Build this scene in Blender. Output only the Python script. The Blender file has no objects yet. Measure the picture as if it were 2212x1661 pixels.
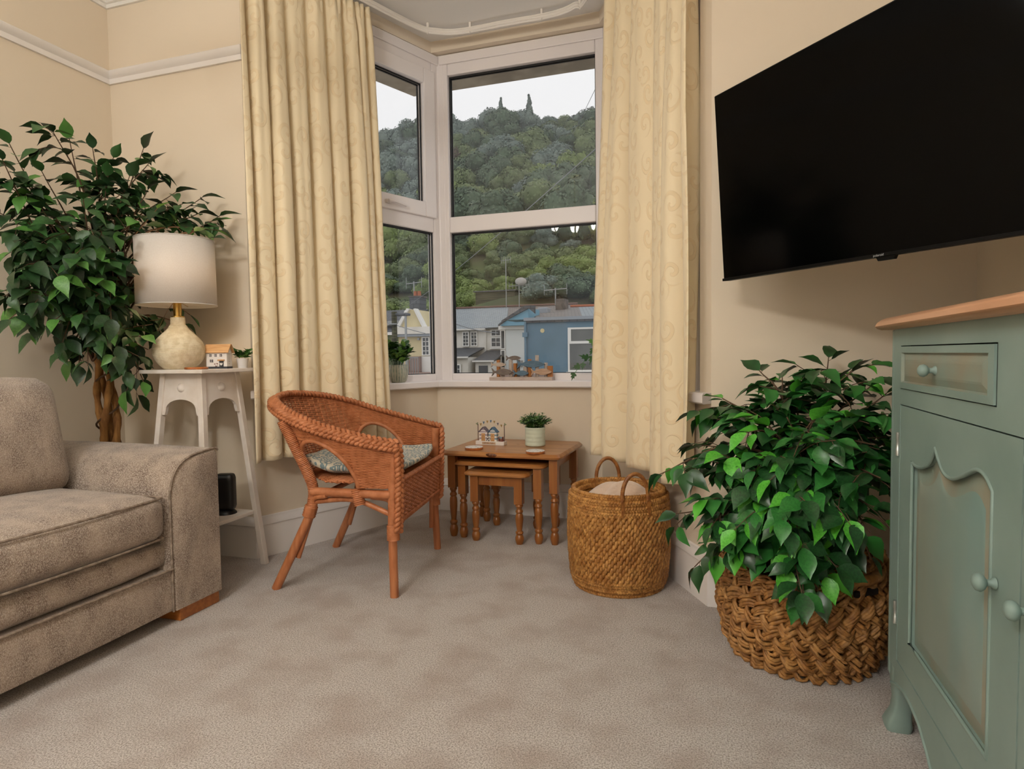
import bpy, math, random
from mathutils import Vector, Matrix, Quaternion
PI = math.pi
rnd = random.Random(11)
scene = bpy.context.scene
COL = scene.collection

# ---------------------------------------------------------------- camera
F_PX, W_PX = 1350.0, 2212.0
cam_data = bpy.data.cameras.new('camera')
cam_data.sensor_width = 36.0
cam_data.sensor_fit = 'HORIZONTAL'
cam_data.lens = 36.0 * F_PX / W_PX
cam_data.clip_start, cam_data.clip_end = 0.02, 600
cam = bpy.data.objects.new('camera', cam_data)
COL.objects.link(cam)
yaw, pitch, roll = math.atan(434 / F_PX), math.atan(63.5 / F_PX), math.radians(0.77)
fw = Vector((-math.sin(yaw) * math.cos(pitch), math.cos(yaw) * math.cos(pitch), -math.sin(pitch)))
r0 = Vector((math.cos(yaw), math.sin(yaw), 0))
u0 = r0.cross(fw)
rt = r0 * math.cos(roll) - u0 * math.sin(roll)
up = rt.cross(fw)
m = Matrix((rt, up, -fw)).transposed().to_4x4()
m.translation = (0, 0, 0.95)
cam.matrix_world = m
scene.camera = cam

# ---------------------------------------------------------------- sky, exposure
world = bpy.data.worlds.new('overcast')
scene.world = world
world.use_nodes = True
bg = world.node_tree.nodes['Background']
bg.inputs[0].default_value = (0.965, 0.965, 0.975, 1)
bg.inputs[1].default_value = 1.08
scene.view_settings.view_transform = 'Standard'
scene.view_settings.look = 'None'
scene.view_settings.exposure = 0.0
scene.view_settings.gamma = 1.0
scene.view_settings.use_curve_mapping = False
cy_ = scene.cycles
cy_.max_bounces, cy_.diffuse_bounces, cy_.glossy_bounces, cy_.transmission_bounces, cy_.transparent_max_bounces = 6, 4, 3, 3, 8
cy_.use_light_tree = False
cy_.caustics_reflective = cy_.caustics_refractive = False

CHAND = Vector((-1.4, 0.62, 2.84))          # ceiling point of the pendant light
CHAND_FILL = Vector((-0.95, -1.35, 2.84))  # unseen second chandelier, added to even out the light
BULB_POWER = 34.0
FILL_POWER = 156.0
BULB_COL = (1.0, 0.995, 0.94)
LAMP_POWER = 1.3

# ---------------------------------------------------------------- helpers
def lin(c):
    if isinstance(c, str):
        c = [int(c[i:i + 2], 16) for i in (0, 2, 4)]
    return tuple(((v / 255) / 12.92 if v / 255 <= 0.04045 else ((v / 255 + 0.055) / 1.055) ** 2.4) for v in c) + (1.0,)

def mat(name, col, rough=0.6, col2=None, nscale=8.0, ndet=4.0, lo=0.4, hi=0.6, bump=0.0, bscale=200.0, bdist=0.002,
        metal=0.0, spec=0.5, coat=0.0, sheen=0.0, emit=None, estr=0.0, stretch=(1, 1, 1), col3=None, n3=60.0, f3=0.5,
        transl=0.0, use_uv=False, bstretch=None, r3=(0.42, 0.62)):
    M = bpy.data.materials.new(name)
    M.use_nodes = True
    nt = M.node_tree
    b = nt.nodes['Principled BSDF']
    b.inputs['Roughness'].default_value = rough
    b.inputs['Metallic'].default_value = metal
    b.inputs['Specular IOR Level'].default_value = spec
    b.inputs['Coat Weight'].default_value = coat
    b.inputs['Sheen Weight'].default_value = sheen
    b.inputs['Base Color'].default_value = lin(col)
    tc = nt.nodes.new('ShaderNodeTexCoord')
    src = tc.outputs['UV' if use_uv else 'Object']
    def mapped(s):
        mp = nt.nodes.new('ShaderNodeMapping')
        mp.inputs['Scale'].default_value = s
        nt.links.new(src, mp.inputs['Vector'])
        return mp.outputs[0]
    if col2 is not None:
        n = nt.nodes.new('ShaderNodeTexNoise')
        n.inputs['Scale'].default_value = nscale
        n.inputs['Detail'].default_value = ndet
        nt.links.new(mapped(stretch), n.inputs['Vector'])
        r = nt.nodes.new('ShaderNodeValToRGB')
        r.color_ramp.elements[0].position, r.color_ramp.elements[1].position = lo, hi
        r.color_ramp.elements[0].color, r.color_ramp.elements[1].color = lin(col), lin(col2)
        nt.links.new(n.outputs[0], r.inputs[0])
        out = r.outputs[0]
        if col3 is not None:
            n2 = nt.nodes.new('ShaderNodeTexNoise')
            n2.inputs['Scale'].default_value = n3
            n2.inputs['Detail'].default_value = 3
            nt.links.new(mapped(bstretch or stretch), n2.inputs['Vector'])
            r2 = nt.nodes.new('ShaderNodeValToRGB')
            r2.color_ramp.elements[0].position, r2.color_ramp.elements[1].position = r3
            r2.color_ramp.elements[0].color = (0, 0, 0, 1)
            r2.color_ramp.elements[1].color = (f3, f3, f3, 1)
            nt.links.new(n2.outputs[0], r2.inputs[0])
            mx = nt.nodes.new('ShaderNodeMix')
            mx.data_type = 'RGBA'
            nt.links.new(r2.outputs[0], mx.inputs[0])
            nt.links.new(out, mx.inputs[6])
            mx.inputs[7].default_value = lin(col3)
            out = mx.outputs[2]
        nt.links.new(out, b.inputs['Base Color'])
    if bump:
        n = nt.nodes.new('ShaderNodeTexNoise')
        n.inputs['Scale'].default_value = bscale
        n.inputs['Detail'].default_value = 3
        nt.links.new(mapped(bstretch or (1, 1, 1)), n.inputs['Vector'])
        bp = nt.nodes.new('ShaderNodeBump')
        bp.inputs['Strength'].default_value = bump
        bp.inputs['Distance'].default_value = bdist
        nt.links.new(n.outputs[0], bp.inputs['Height'])
        nt.links.new(bp.outputs[0], b.inputs['Normal'])
    if emit is not None:
        b.inputs['Emission Color'].default_value = lin(emit)
        b.inputs['Emission Strength'].default_value = estr
    if transl:
        t = nt.nodes.new('ShaderNodeBsdfTranslucent')
        t.inputs[0].default_value = lin(col2 or col)
        mx = nt.nodes.new('ShaderNodeMixShader')
        mx.inputs[0].default_value = transl
        o = nt.nodes['Material Output']
        nt.links.new(b.outputs[0], mx.inputs[1])
        nt.links.new(t.outputs[0], mx.inputs[2])
        nt.links.new(mx.outputs[0], o.inputs[0])
    return M

def mnode(M):
    return M.node_tree, M.node_tree.nodes['Principled BSDF']

class MB:
    """Collects shapes; build() links them as one mesh object."""
    def __init__(s):
        s.v, s.f, s.m, s.uv = [], [], [], []
    def add(s, vs, fs, mi=0, uv=None):
        o = len(s.v)
        s.v += [tuple(p) for p in vs]
        s.f += [tuple(i + o for i in f) for f in fs]
        s.m += [mi] * len(fs)
        s.uv += list(uv) if uv else [(p[0], p[2]) for p in vs]
        return s
    def box(s, c, d, rot=None, mi=0):
        x, y, z = d[0] / 2, d[1] / 2, d[2] / 2
        vs = [Vector(p) for p in ((-x, -y, -z), (x, -y, -z), (x, y, -z), (-x, y, -z), (-x, -y, z), (x, -y, z), (x, y, z), (-x, y, z))]
        if rot is not None:
            vs = [rot @ p for p in vs]
        c = Vector(c)
        return s.add([p + c for p in vs], [(3, 2, 1, 0), (4, 5, 6, 7), (0, 1, 5, 4), (1, 2, 6, 5), (2, 3, 7, 6), (3, 0, 4, 7)], mi)
    def bx(s, x0, x1, y0, y1, z0, z1, mi=0):
        return s.box(((x0 + x1) / 2, (y0 + y1) / 2, (z0 + z1) / 2), (abs(x1 - x0), abs(y1 - y0), abs(z1 - z0)), None, mi)
    def tube(s, pts, r, n=6, closed=False, mi=0, flat=1.0, upv=None):
        pts = [Vector(p) for p in pts]
        k = len(pts)
        rs = r if isinstance(r, (list, tuple)) else [r] * k
        tg = []
        for i in range(k):
            a = pts[(i - 1) % k] if (closed or i > 0) else pts[i]
            b = pts[(i + 1) % k] if (closed or i < k - 1) else pts[i]
            t = b - a
            tg.append(t.normalized() if t.length > 1e-9 else Vector((0, 0, 1)))
        ref = Vector(upv) if upv is not None else (Vector((0, 0, 1)) if abs(tg[0].z) < 0.9 else Vector((1, 0, 0)))
        nn = (ref - tg[0] * ref.dot(tg[0])).normalized()
        vs = []
        for i in range(k):
            nn = (nn - tg[i] * nn.dot(tg[i]))
            nn = nn.normalized() if nn.length > 1e-6 else tg[i].orthogonal().normalized()
            if upv is not None:
                q = Vector(upv) - tg[i] * Vector(upv).dot(tg[i])
                if q.length > 1e-4:
                    nn = q.normalized()
            bb = tg[i].cross(nn)
            for j in range(n):
                a = 2 * PI * j / n
                vs.append(pts[i] + nn * (rs[i] * math.cos(a) * flat) + bb * (rs[i] * math.sin(a)))
        fs = []
        for i in range(k if closed else k - 1):
            i2 = (i + 1) % k
            for j in range(n):
                j2 = (j + 1) % n
                fs.append((i * n + j, i * n + j2, i2 * n + j2, i2 * n + j))
        if not closed:
            fs.append(tuple(range(n - 1, -1, -1)))
            fs.append(tuple((k - 1) * n + j for j in range(n)))
        return s.add(vs, fs, mi)
    def lathe(s, prof, n=24, c=(0, 0, 0), axis='z', mi=0, wob=None):
        vs, fs = [], []
        k = len(prof)
        for i, (r, z) in enumerate(prof):
            for j in range(n):
                a = 2 * PI * j / n
                rr = r * (wob(a, z) if wob else 1)
                p = (rr * math.cos(a), rr * math.sin(a), z)
                if axis == 'x':
                    p = (z, rr * math.cos(a), rr * math.sin(a))
                elif axis == 'y':
                    p = (rr * math.sin(a), z, rr * math.cos(a))
                vs.append((p[0] + c[0], p[1] + c[1], p[2] + c[2]))
        for i in range(k - 1):
            for j in range(n):
                j2 = (j + 1) % n
                fs.append((i * n + j, i * n + j2, (i + 1) * n + j2, (i + 1) * n + j))
        if prof[0][0] > 1e-6:
            fs.append(tuple(range(n - 1, -1, -1)))
        if prof[-1][0] > 1e-6:
            fs.append(tuple((k - 1) * n + j for j in range(n)))
        return s.add(vs, fs, mi)
    def ball(s, c, r, seg=12, ring=8, mi=0, rot=None):
        r = r if isinstance(r, (list, tuple)) else (r, r, r)
        vs, fs = [], []
        for i in range(ring + 1):
            t = PI * i / ring
            for j in range(seg):
                a = 2 * PI * j / seg
                p = Vector((r[0] * math.sin(t) * math.cos(a), r[1] * math.sin(t) * math.sin(a), r[2] * math.cos(t)))
                if rot is not None:
                    p = rot @ p
                vs.append(p + Vector(c))
        for i in range(ring):
            for j in range(seg):
                j2 = (j + 1) % seg
                fs.append((i * seg + j, (i + 1) * seg + j, (i + 1) * seg + j2, i * seg + j2))
        return s.add(vs, fs, mi)
    def prism(s, poly, fn, d0, d1, mi=0):
        """poly: 2D outline; fn(a, b, d) -> 3D point; from depth d0 to d1."""
        k = len(poly)
        vs = [fn(a, b, d0) for a, b in poly] + [fn(a, b, d1) for a, b in poly]
        fs = [tuple(range(k - 1, -1, -1)), tuple(range(k, 2 * k))]
        fs += [(i, (i + 1) % k, k + (i + 1) % k, k + i) for i in range(k)]
        return s.add(vs, fs, mi)
    def grid(s, fn, nu, nv, cu=False, mi=0, uvf=None):
        vs, uv = [], []
        for j in range(nv + 1):
            for i in range(nu if cu else nu + 1):
                u, v = i / nu, j / nv
                vs.append(fn(u, v))
                uv.append(uvf(u, v) if uvf else (u, v))
        w = nu if cu else nu + 1
        fs = [(j * w + i, j * w + (i + 1) % w, (j + 1) * w + (i + 1) % w, (j + 1) * w + i) for j in range(nv) for i in range(nu)]
        return s.add(vs, fs, mi, uv)
    def rbox(s, c, d, r, n=6, bulge=(0, 0, 0), rot=None, mi=0, power=2.0, fn=None):
        """rounded, puffed box."""
        hx, hy, hz = d[0] / 2, d[1] / 2, d[2] / 2
        c = Vector(c)
        idx, vs, fs = {}, [], []
        def vert(p):
            key = (round(p[0], 5), round(p[1], 5), round(p[2], 5))
            if key not in idx:
                idx[key] = len(vs)
                q = Vector((p[0] * hx, p[1] * hy, p[2] * hz))
                inner = Vector((max(-hx + r, min(hx - r, q.x)), max(-hy + r, min(hy - r, q.y)), max(-hz + r, min(hz - r, q.z))))
                e = q - inner
                q = inner + e.normalized() * r if e.length > 1e-9 else q
                g = [1 - abs(t) ** power for t in p]
                q.x += math.copysign(bulge[0] * g[1] * g[2], p[0]) if abs(p[0]) > 0.01 else 0
                q.y += math.copysign(bulge[1] * g[0] * g[2], p[1]) if abs(p[1]) > 0.01 else 0
                q.z += math.copysign(bulge[2] * g[0] * g[1], p[2]) if abs(p[2]) > 0.01 else 0
                if fn:
                    q = fn(q)
                if rot is not None:
                    q = rot @ q
                vs.append(q + c)
            return idx[key]
        def lad(i):
            t = -1 + 2 * i / n
            return t
        for ax in range(3):
            for sg in (-1, 1):
                for i in range(n):
                    for j in range(n):
                        quad = []
                        for (a, b) in ((i, j), (i + 1, j), (i + 1, j + 1), (i, j + 1)):
                            p = [0, 0, 0]
                            p[ax] = sg
                            p[(ax + 1) % 3] = lad(a)
                            p[(ax + 2) % 3] = lad(b)
                            quad.append(vert(p))
                        fs.append(tuple(quad) if sg > 0 else tuple(reversed(quad)))
        return s.add(vs, fs, mi)
    def build(s, name, mats, parent=None, smooth=30, loc=None, rot=None, bevel=0, bseg=2):
        me = bpy.data.meshes.new(name)
        me.from_pydata(s.v, [], s.f)
        mats = mats if isinstance(mats, (list, tuple)) else [mats]
        for q in mats:
            me.materials.append(q)
        me.polygons.foreach_set('material_index', s.m)
        if smooth:
            me.polygons.foreach_set('use_smooth', [True] * len(s.f))
        if s.uv and len(s.uv) == len(s.v):
            ul = me.uv_layers.new(name='UVMap')
            li = [0] * len(me.loops)
            me.loops.foreach_get('vertex_index', li)
            flat = []
            for q in li:
                flat += s.uv[q]
            ul.data.foreach_set('uv', flat)
        me.update()
        if smooth and smooth < 180:
            me.set_sharp_from_angle(angle=math.radians(smooth))
        o = bpy.data.objects.new(name, me)
        COL.objects.link(o)
        if parent is not None:
            o.parent = parent
        if loc is not None:
            o.location = loc
        if rot is not None:
            o.rotation_euler = rot
        if bevel:
            b = o.modifiers.new('bevel', 'BEVEL')
            b.width, b.segments, b.limit_method = bevel, bseg, 'ANGLE'
            b.angle_limit = math.radians(40)
        return o

def tag(o, label=None, cat=None, group=None, kind=None):
    if label: o['label'] = label
    if cat: o['category'] = cat
    if group: o['group'] = group
    if kind: o['kind'] = kind
    return o

def thing(name, label, cat, loc=(0, 0, 0), rz=0.0, group=None):
    o = bpy.data.objects.new(name, None)
    o.empty_display_size = 0.05
    COL.objects.link(o)
    o.location = loc
    o.rotation_euler = (0, 0, rz)
    return tag(o, label, cat, group)

def struct(o):
    o['kind'] = 'structure'
    return o

def kids(o):
    return [c for c in COL.objects if c.parent == o]

def cmr(pts, n=8, closed=False):
    """Catmull-Rom through pts."""
    pts = [Vector(p) for p in pts]
    k = len(pts)
    out = []
    for i in range(k if closed else k - 1):
        p0 = pts[(i - 1) % k] if (closed or i > 0) else pts[0] * 2 - pts[1]
        p1, p2 = pts[i], pts[(i + 1) % k]
        p3 = pts[(i + 2) % k] if (closed or i < k - 2) else p2 * 2 - p1
        for j in range(n):
            t = j / n
            out.append(0.5 * ((2 * p1) + (p2 - p0) * t + (2 * p0 - 5 * p1 + 4 * p2 - p3) * t * t + (3 * p1 - p0 - 3 * p2 + p3) * t ** 3))
    if not closed:
        out.append(pts[-1])
    return out

def resample(pts, step):
    pts = [Vector(p) for p in pts]
    L = [0.0]
    for a, b in zip(pts, pts[1:]):
        L.append(L[-1] + (b - a).length)
    n = max(2, int(round(L[-1] / step)))
    out, k = [], 0
    for i in range(n + 1):
        t = L[-1] * i / n
        while k < len(pts) - 2 and L[k + 1] < t:
            k += 1
        seg = L[k + 1] - L[k]
        out.append(pts[k].lerp(pts[k + 1], (t - L[k]) / seg if seg > 1e-9 else 0))
    return out

def wrapped(mb, path, r, pitch=0.006, n=10, mi=0):
    """a pole bound round with cane: a ridged tube."""
    p = resample(path, pitch / 2)
    k = len(p)
    rr = r if callable(r) else (lambda t: r)
    mb.tube(p, [rr(i / (k - 1)) * (1.0 if i % 2 else 0.9) for i in range(k)], n, mi=mi)

def offset_poly(pts, d):
    """parallel copy of an open plan polyline, d to its left side."""
    P = [Vector((p[0], p[1])) for p in pts]
    out = []
    if isinstance(d, (list, tuple)):          # one offset for each segment: meet the shifted lines
        for i, p in enumerate(P):
            ls = []
            for k in (i - 1, i):
                if 0 <= k < len(P) - 1:
                    t = (P[k + 1] - P[k]).normalized(); ls.append((Vector((-t.y, t.x)), d[k]))
            if len(ls) == 1:
                out.append(p + ls[0][0] * ls[0][1])
            else:
                (n1, d1), (n2, d2) = ls
                det = n1.x * n2.y - n1.y * n2.x
                if abs(det) < 1e-6: out.append(p + n1 * d1)
                else: out.append(p + Vector(((d1 * n2.y - d2 * n1.y) / det, (n1.x * d2 - n2.x * d1) / det)))
        return out
    for i, p in enumerate(P):
        ns = []
        if i > 0:
            t = (P[i] - P[i - 1]).normalized(); ns.append(Vector((-t.y, t.x)))
        if i < len(P) - 1:
            t = (P[i + 1] - P[i]).normalized(); ns.append(Vector((-t.y, t.x)))
        if len(ns) == 1:
            out.append(p + ns[0] * d)
        else:
            b = (ns[0] + ns[1]).normalized()
            out.append(p + b * (d / max(0.2, b.dot(ns[0]))))
    return out

def sweep(name, line, i0, i1, prof, M, parent=None, smooth=35):
    """moulding along segments i0..i1 of a plan polyline; prof = [(inward, z)]."""
    mb = MB()
    offs = [offset_poly(line, -d) for d, z in prof]
    n = len(prof)
    vs = []
    for i in range(i0, i1 + 1):
        for k, (d, z) in enumerate(prof):
            vs.append((offs[k][i].x, offs[k][i].y, z))
    fs = []
    for i in range(i1 - i0):
        for k in range(n):
            k2 = (k + 1) % n
            fs.append((i * n + k, i * n + k2, (i + 1) * n + k2, (i + 1) * n + k))
    fs.append(tuple(range(n)))
    fs.append(tuple((i1 - i0) * n + k for k in range(n - 1, -1, -1)))
    mb.add(vs, fs)
    return mb.build(name, M, parent, smooth)

# ---------------------------------------------------------------- materials of the room
M_wall = mat('cream_wall_paint', 'e2d3be', 0.85, bump=0.08, bscale=260, bdist=0.001)
M_ceil = mat('white_ceiling_paint', 'ece8e2', 0.9, bump=0.05, bscale=200, bdist=0.001)
M_trim = mat('white_gloss_paint', 'ece6e2', 0.4)
M_upvc = mat('white_upvc', 'ece5e4', 0.35)
M_carpet = mat('taupe_carpet', 'cabbb2', 0.95, 'e4dbd5', 6.0, 9, 0.32, 0.56, bump=0.9, bscale=420, bdist=0.006, sheen=0.3,
               col3='948478', n3=230, f3=0.95, r3=(0.40, 0.68), spec=0.1)
M_black = mat('black_rubber', '0b0b0c', 0.5)
M_soffit = mat('weathered_soffit', 'a89c8a', 0.9, '8d8272', 5, 4)

M_glass = bpy.data.materials.new('window_glass')
M_glass.use_nodes = True
nt = M_glass.node_tree
nt.nodes.remove(nt.nodes['Principled BSDF'])
tr = nt.nodes.new('ShaderNodeBsdfTransparent'); tr.inputs[0].default_value = (0.98, 0.98, 0.98, 1)
gl = nt.nodes.new('ShaderNodeBsdfGlossy'); gl.inputs['Roughness'].default_value = 0.02
fr = nt.nodes.new('ShaderNodeFresnel'); fr.inputs[0].default_value = 1.5
mx = nt.nodes.new('ShaderNodeMixShader')
ge = nt.nodes.new('ShaderNodeNewGeometry'); inv = nt.nodes.new('ShaderNodeMath'); inv.operation = 'SUBTRACT'; inv.inputs[0].default_value = 1.0
nt.links.new(ge.outputs['Backfacing'], inv.inputs[1])
mu = nt.nodes.new('ShaderNodeMath'); mu.operation = 'MULTIPLY'; nt.links.new(fr.outputs[0], mu.inputs[0]); nt.links.new(inv.outputs[0], mu.inputs[1])
nt.links.new(mu.outputs[0], mx.inputs[0]); nt.links.new(tr.outputs[0], mx.inputs[1]); nt.links.new(gl.outputs[0], mx.inputs[2])
nt.links.new(mx.outputs[0], nt.nodes['Material Output'].inputs[0])

# ---------------------------------------------------------------- room shell
XL, XR, YB, YR, ZC = -2.87, 0.824, 2.43, -2.6, 2.84
L0, L1, R1, R0 = (-2.07, 2.43), (-1.62, 3.53), (-0.60, 3.53), (-0.005, 2.43)
PLAN = [(XL, YR), (XL, YB), L0, L1, R1, R0, (XR, YB), (XR, YR)]
OUT = offset_poly(PLAN, 0.22)

def wall(name, i, z0, z1, M=None):
    a, b = PLAN[i], PLAN[i + 1]
    c, d = OUT[i + 1], OUT[i]
    mb = MB()
    mb.prism([a, b, (c.x, c.y), (d.x, d.y)], lambda x, y, z: (x, y, z), z0, z1)
    return struct(mb.build(name, M or M_wall, smooth=0))

wall('wall_left', 0, 0, ZC); wall('wall_back_left', 1, 0, ZC)
wall('wall_bay_left', 2, 0, 0.76); wall('wall_bay_front', 3, 0, 0.76); wall('wall_bay_right', 4, 0, 0.76)
wall('wall_head_left', 2, 2.775, ZC); wall('wall_head_front', 3, 2.775, ZC); wall('wall_head_right', 4, 2.775, ZC)
wall('wall_back_right', 5, 0, ZC); wall('wall_right', 6, 0, ZC)
RWX0, RWX1, RWZ0, RWZ1 = -2.3, 0.2, 0.75, 2.25      # opening of an unseen rear window, added for fill light
rw = MB()
rw.bx(XL - 0.22, RWX0, YR - 0.2, YR, 0, ZC); rw.bx(RWX1, XR + 0.22, YR - 0.2, YR, 0, ZC)
rw.bx(RWX0, RWX1, YR - 0.2, YR, 0, RWZ0); rw.bx(RWX0, RWX1, YR - 0.2, YR, RWZ1, ZC)
struct(rw.build('wall_rear', M_wall, smooth=0))
w4 = struct(thing('fill_window_4', None, None, (0, YR - 0.1, 0)))
rw = MB()
for xa in (RWX0, (RWX0 + RWX1) / 2 - .03, RWX1 - .06): rw.bx(xa, xa + .06, -.03, .03, RWZ0, RWZ1)
for za in (RWZ0, RWZ1 - .06): rw.bx(RWX0, RWX1, -.03, .03, za, za + .06)
rw.build('frame', M_upvc, w4, smooth=0)
for xa, xb in ((RWX0 + .06, (RWX0 + RWX1) / 2 - .03), ((RWX0 + RWX1) / 2 + .03, RWX1 - .06)):
    MB().bx(xa, xb, -.004, .004, RWZ0 + .06, RWZ1 - .06).build('pane', M_glass, w4, smooth=0)
def pier(name, i, t0, t1):
    a, b = Vector(PLAN[i]), Vector(PLAN[i + 1])
    c, d = OUT[i + 1], OUT[i]
    q = [a.lerp(b, t0), a.lerp(b, t1), d.lerp(c, t1), d.lerp(c, t0)]
    struct(MB().prism([(p.x, p.y) for p in q], lambda x, y, z: (x, y, z), 0.76, 2.775).build(name, M_wall, smooth=0))
pier('wall_pier_left', 2, 0.0, 0.07); pier('wall_pier_right', 4, 0.93, 1.0)
foot = [(XL - .2, YR - .2), (XL - .2, YB + .1), (L0[0] - .1, YB + .1), (L1[0] - .15, L1[1] + .2), (R1[0] + .15, R1[1] + .2), (R0[0] + .1, YB + .1), (XR + .2, YB + .1), (XR + .2, YR - .2)]
struct(MB().prism(foot, lambda x, y, z: (x, y, z), -0.06, 0.0).build('floor', M_carpet, smooth=0))
struct(MB().prism(foot, lambda x, y, z: (x, y, z), ZC, ZC + 0.1).build('ceiling', M_ceil, smooth=0))

BASE = [(0, 0), (0.022, 0), (0.022, 0.135), (0.019, 0.142), (0.019, 0.150), (0.024, 0.155), (0.022, 0.168), (0.012, 0.180), (0.010, 0.192), (0, 0.195)]
for nm, i0, i1 in (('baseboard_left', 0, 1), ('baseboard_back_left', 1, 2), ('baseboard_bay_left', 2, 3), ('baseboard_bay_front', 3, 4),
                   ('baseboard_bay_right', 4, 5), ('baseboard_back_right', 5, 6), ('baseboard_right', 6, 7)):
    struct(sweep(nm, PLAN, i0, i1, BASE, M_trim))
RAIL = [(0, 2.322), (0.012, 2.322), (0.014, 2.345), (0.022, 2.350), (0.034, 2.362), (0.038, 2.374), (0.030, 2.380), (0, 2.384)]
struct(sweep('trim_1', PLAN, 0, 1, RAIL, M_trim)); struct(sweep('trim_2', PLAN, 1, 2, RAIL, M_trim)); struct(sweep('trim_3', PLAN, 5, 6, RAIL, M_trim))
struct(sweep('trim_4', PLAN, 6, 7, RAIL, M_trim))
CORN = [(0, 2.69), (0.012, 2.69), (0.016, 2.705), (0.026, 2.708), (0.034, 2.735), (0.055, 2.772), (0.085, 2.795), (0.092, 2.808), (0.105, 2.812), (0.110, 2.838), (0, 2.838)]
for nm, i0, i1 in (('trim_5', 0, 1), ('trim_6', 1, 2), ('trim_7', 5, 6), ('trim_8', 6, 7)):
    struct(sweep(nm, PLAN, i0, i1, CORN, M_ceil))
# short return of the picture rail round the bay corner
a, b = Vector(L0), Vector(L1)
c = a.lerp(b, 0.05)
line = [(XL, YB), L0, (c.x, c.y)]
struct(sweep('trim_9', line, 1, 2, RAIL, M_trim))
# window board running round the bay
SILL = [(-0.10, 0.76), (0.045, 0.76), (0.052, 0.766), (0.052, 0.794), (0.045, 0.80), (-0.10, 0.80)]
struct(sweep('trim_10', PLAN, 2, 5, SILL, M_upvc, smooth=35))

# ---------------------------------------------------------------- windows
GD = [.1, .1, .035, .095, .085, .1, .1]
GL = offset_poly(PLAN, GD)
def window(name, i, t0, t1, sash_top, transom=(1.705, 1.80), zt=2.651, zb=0.841, fr=0.05, y0=-.045, handle=None, label=None):
    a, b = Vector(GL[i]), Vector(GL[i + 1])
    A, B = a.lerp(b, t0), a.lerp(b, t1)
    L = (B - A).length
    d = (B - A).normalized()
    w = struct(thing(name, label, None, (A.x, A.y, 0), math.atan2(d.y, d.x)))
    f = MB()
    y1 = 0.03
    f.bx(0, fr, y0, y1, 0.79, 2.775); f.bx(L - fr, L, y0, y1, 0.79, 2.775)
    f.bx(fr, L - fr, y0, y1, 0.79, zb); f.bx(fr, L - fr, y0, y1, zt, 2.775)
    f.bx(fr, L - fr, y0, y1, transom[0], transom[1])
    fo = f.build('frame', M_upvc, w, smooth=0, bevel=0.006)
    h = MB(); h.bx(0, L, y0 - 0.012, y0, 2.715, 2.77)
    h.build('head_trim', M_upvc, w, smooth=0, bevel=0.005)
    cells = [(fr, L - fr, zb, transom[0], False), (fr, L - fr, transom[1], zt, sash_top)]
    for x0, x1, z0, z1, sash in cells:
        if sash:
            q = 0.075
            s = MB()
            s.bx(x0 - .012, x0 + q, y0 - .018, y1 - .01, z0 - .012, z1 + .012); s.bx(x1 - q, x1 + .012, y0 - .018, y1 - .01, z0 - .012, z1 + .012)
            s.bx(x0 + q, x1 - q, y0 - .018, y1 - .01, z0 - .012, z0 + q); s.bx(x0 + q, x1 - q, y0 - .018, y1 - .01, z1 - q, z1 + .012)
            so = s.build('sash', M_upvc, w, smooth=0, bevel=0.006)
            if handle is not None:
                hb = MB()
                xh = handle * L
                hb.box((xh, y0 - .026, z0 + .025), (.03, .016, .022))
                hb.tube(cmr([(xh - .01, y0 - .04, z0 + .026), (xh + .03, y0 - .05, z0 + .028), (xh + .11, y0 - .045, z0 + .018)], 5), [.010] * 6 + [.009] * 5, 8)
                hb.ball((xh, y0 - .036, z0 + .026), .013, 10, 6)
                tag(hb.build('handle', M_upvc, so), label='white lever handle')
            x0, x1, z0, z1 = x0 + q, x1 - q, z0 + q, z1 - q
        p = MB()
        p.bx(x0 - .004, x1 + .004, -0.004, 0.004, z0 - .004, z1 + .004)
        po = p.build('pane', M_glass, w, smooth=0)
        g = MB()
        t = 0.007
        for yy in (-0.012, 0.012):
            g.bx(x0, x0 + t, yy - .004, yy + .004, z0, z1); g.bx(x1 - t, x1, yy - .004, yy + .004, z0, z1)
            g.bx(x0 + t, x1 - t, yy - .004, yy + .004, z0, z0 + t * .5); g.bx(x0 + t, x1 - t, yy - .004, yy + .004, z1 - t, z1)
        g.build('gasket', M_black, po, smooth=0)
    return w
lenf = (GL[4] - GL[3]).length
window('window_1', 3, 0.028, 0.972, False)
window('window_2', 2, 0.09, 0.970, True, y0=-.03, handle=0.60)
window('window_3', 4, 0.03, 0.91, True, handle=0.4)
# corner posts of the bay
for k, i in enumerate((3, 4)):
    p = GL[i]
    ang = (0.5 * (math.atan2(1.1, .45)) if i == 3 else -0.5 * math.atan2(1.1, .595))
    pp = MB()
    q = offset_poly(PLAN, [g_ - (.032 if k_ == 2 else .047) for k_, g_ in enumerate(GD)])[i]
    o_ = offset_poly(PLAN, [g_ + .03 for g_ in GD])[i]
    da = (Vector(GL[i - 1]) - Vector(GL[i])).normalized(); db = (Vector(GL[i + 1]) - Vector(GL[i])).normalized()
    poly = [q + da * .04, q, q + db * .04, o_ + db * .06, o_, o_ + da * .06]
    pp.prism([(v.x, v.y) for v in poly], lambda x, y, z: (x, y, z), 0.79, 2.775)
    struct(pp.build('trim_%d' % (11 + k), M_upvc, smooth=0, bevel=0.004))
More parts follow.
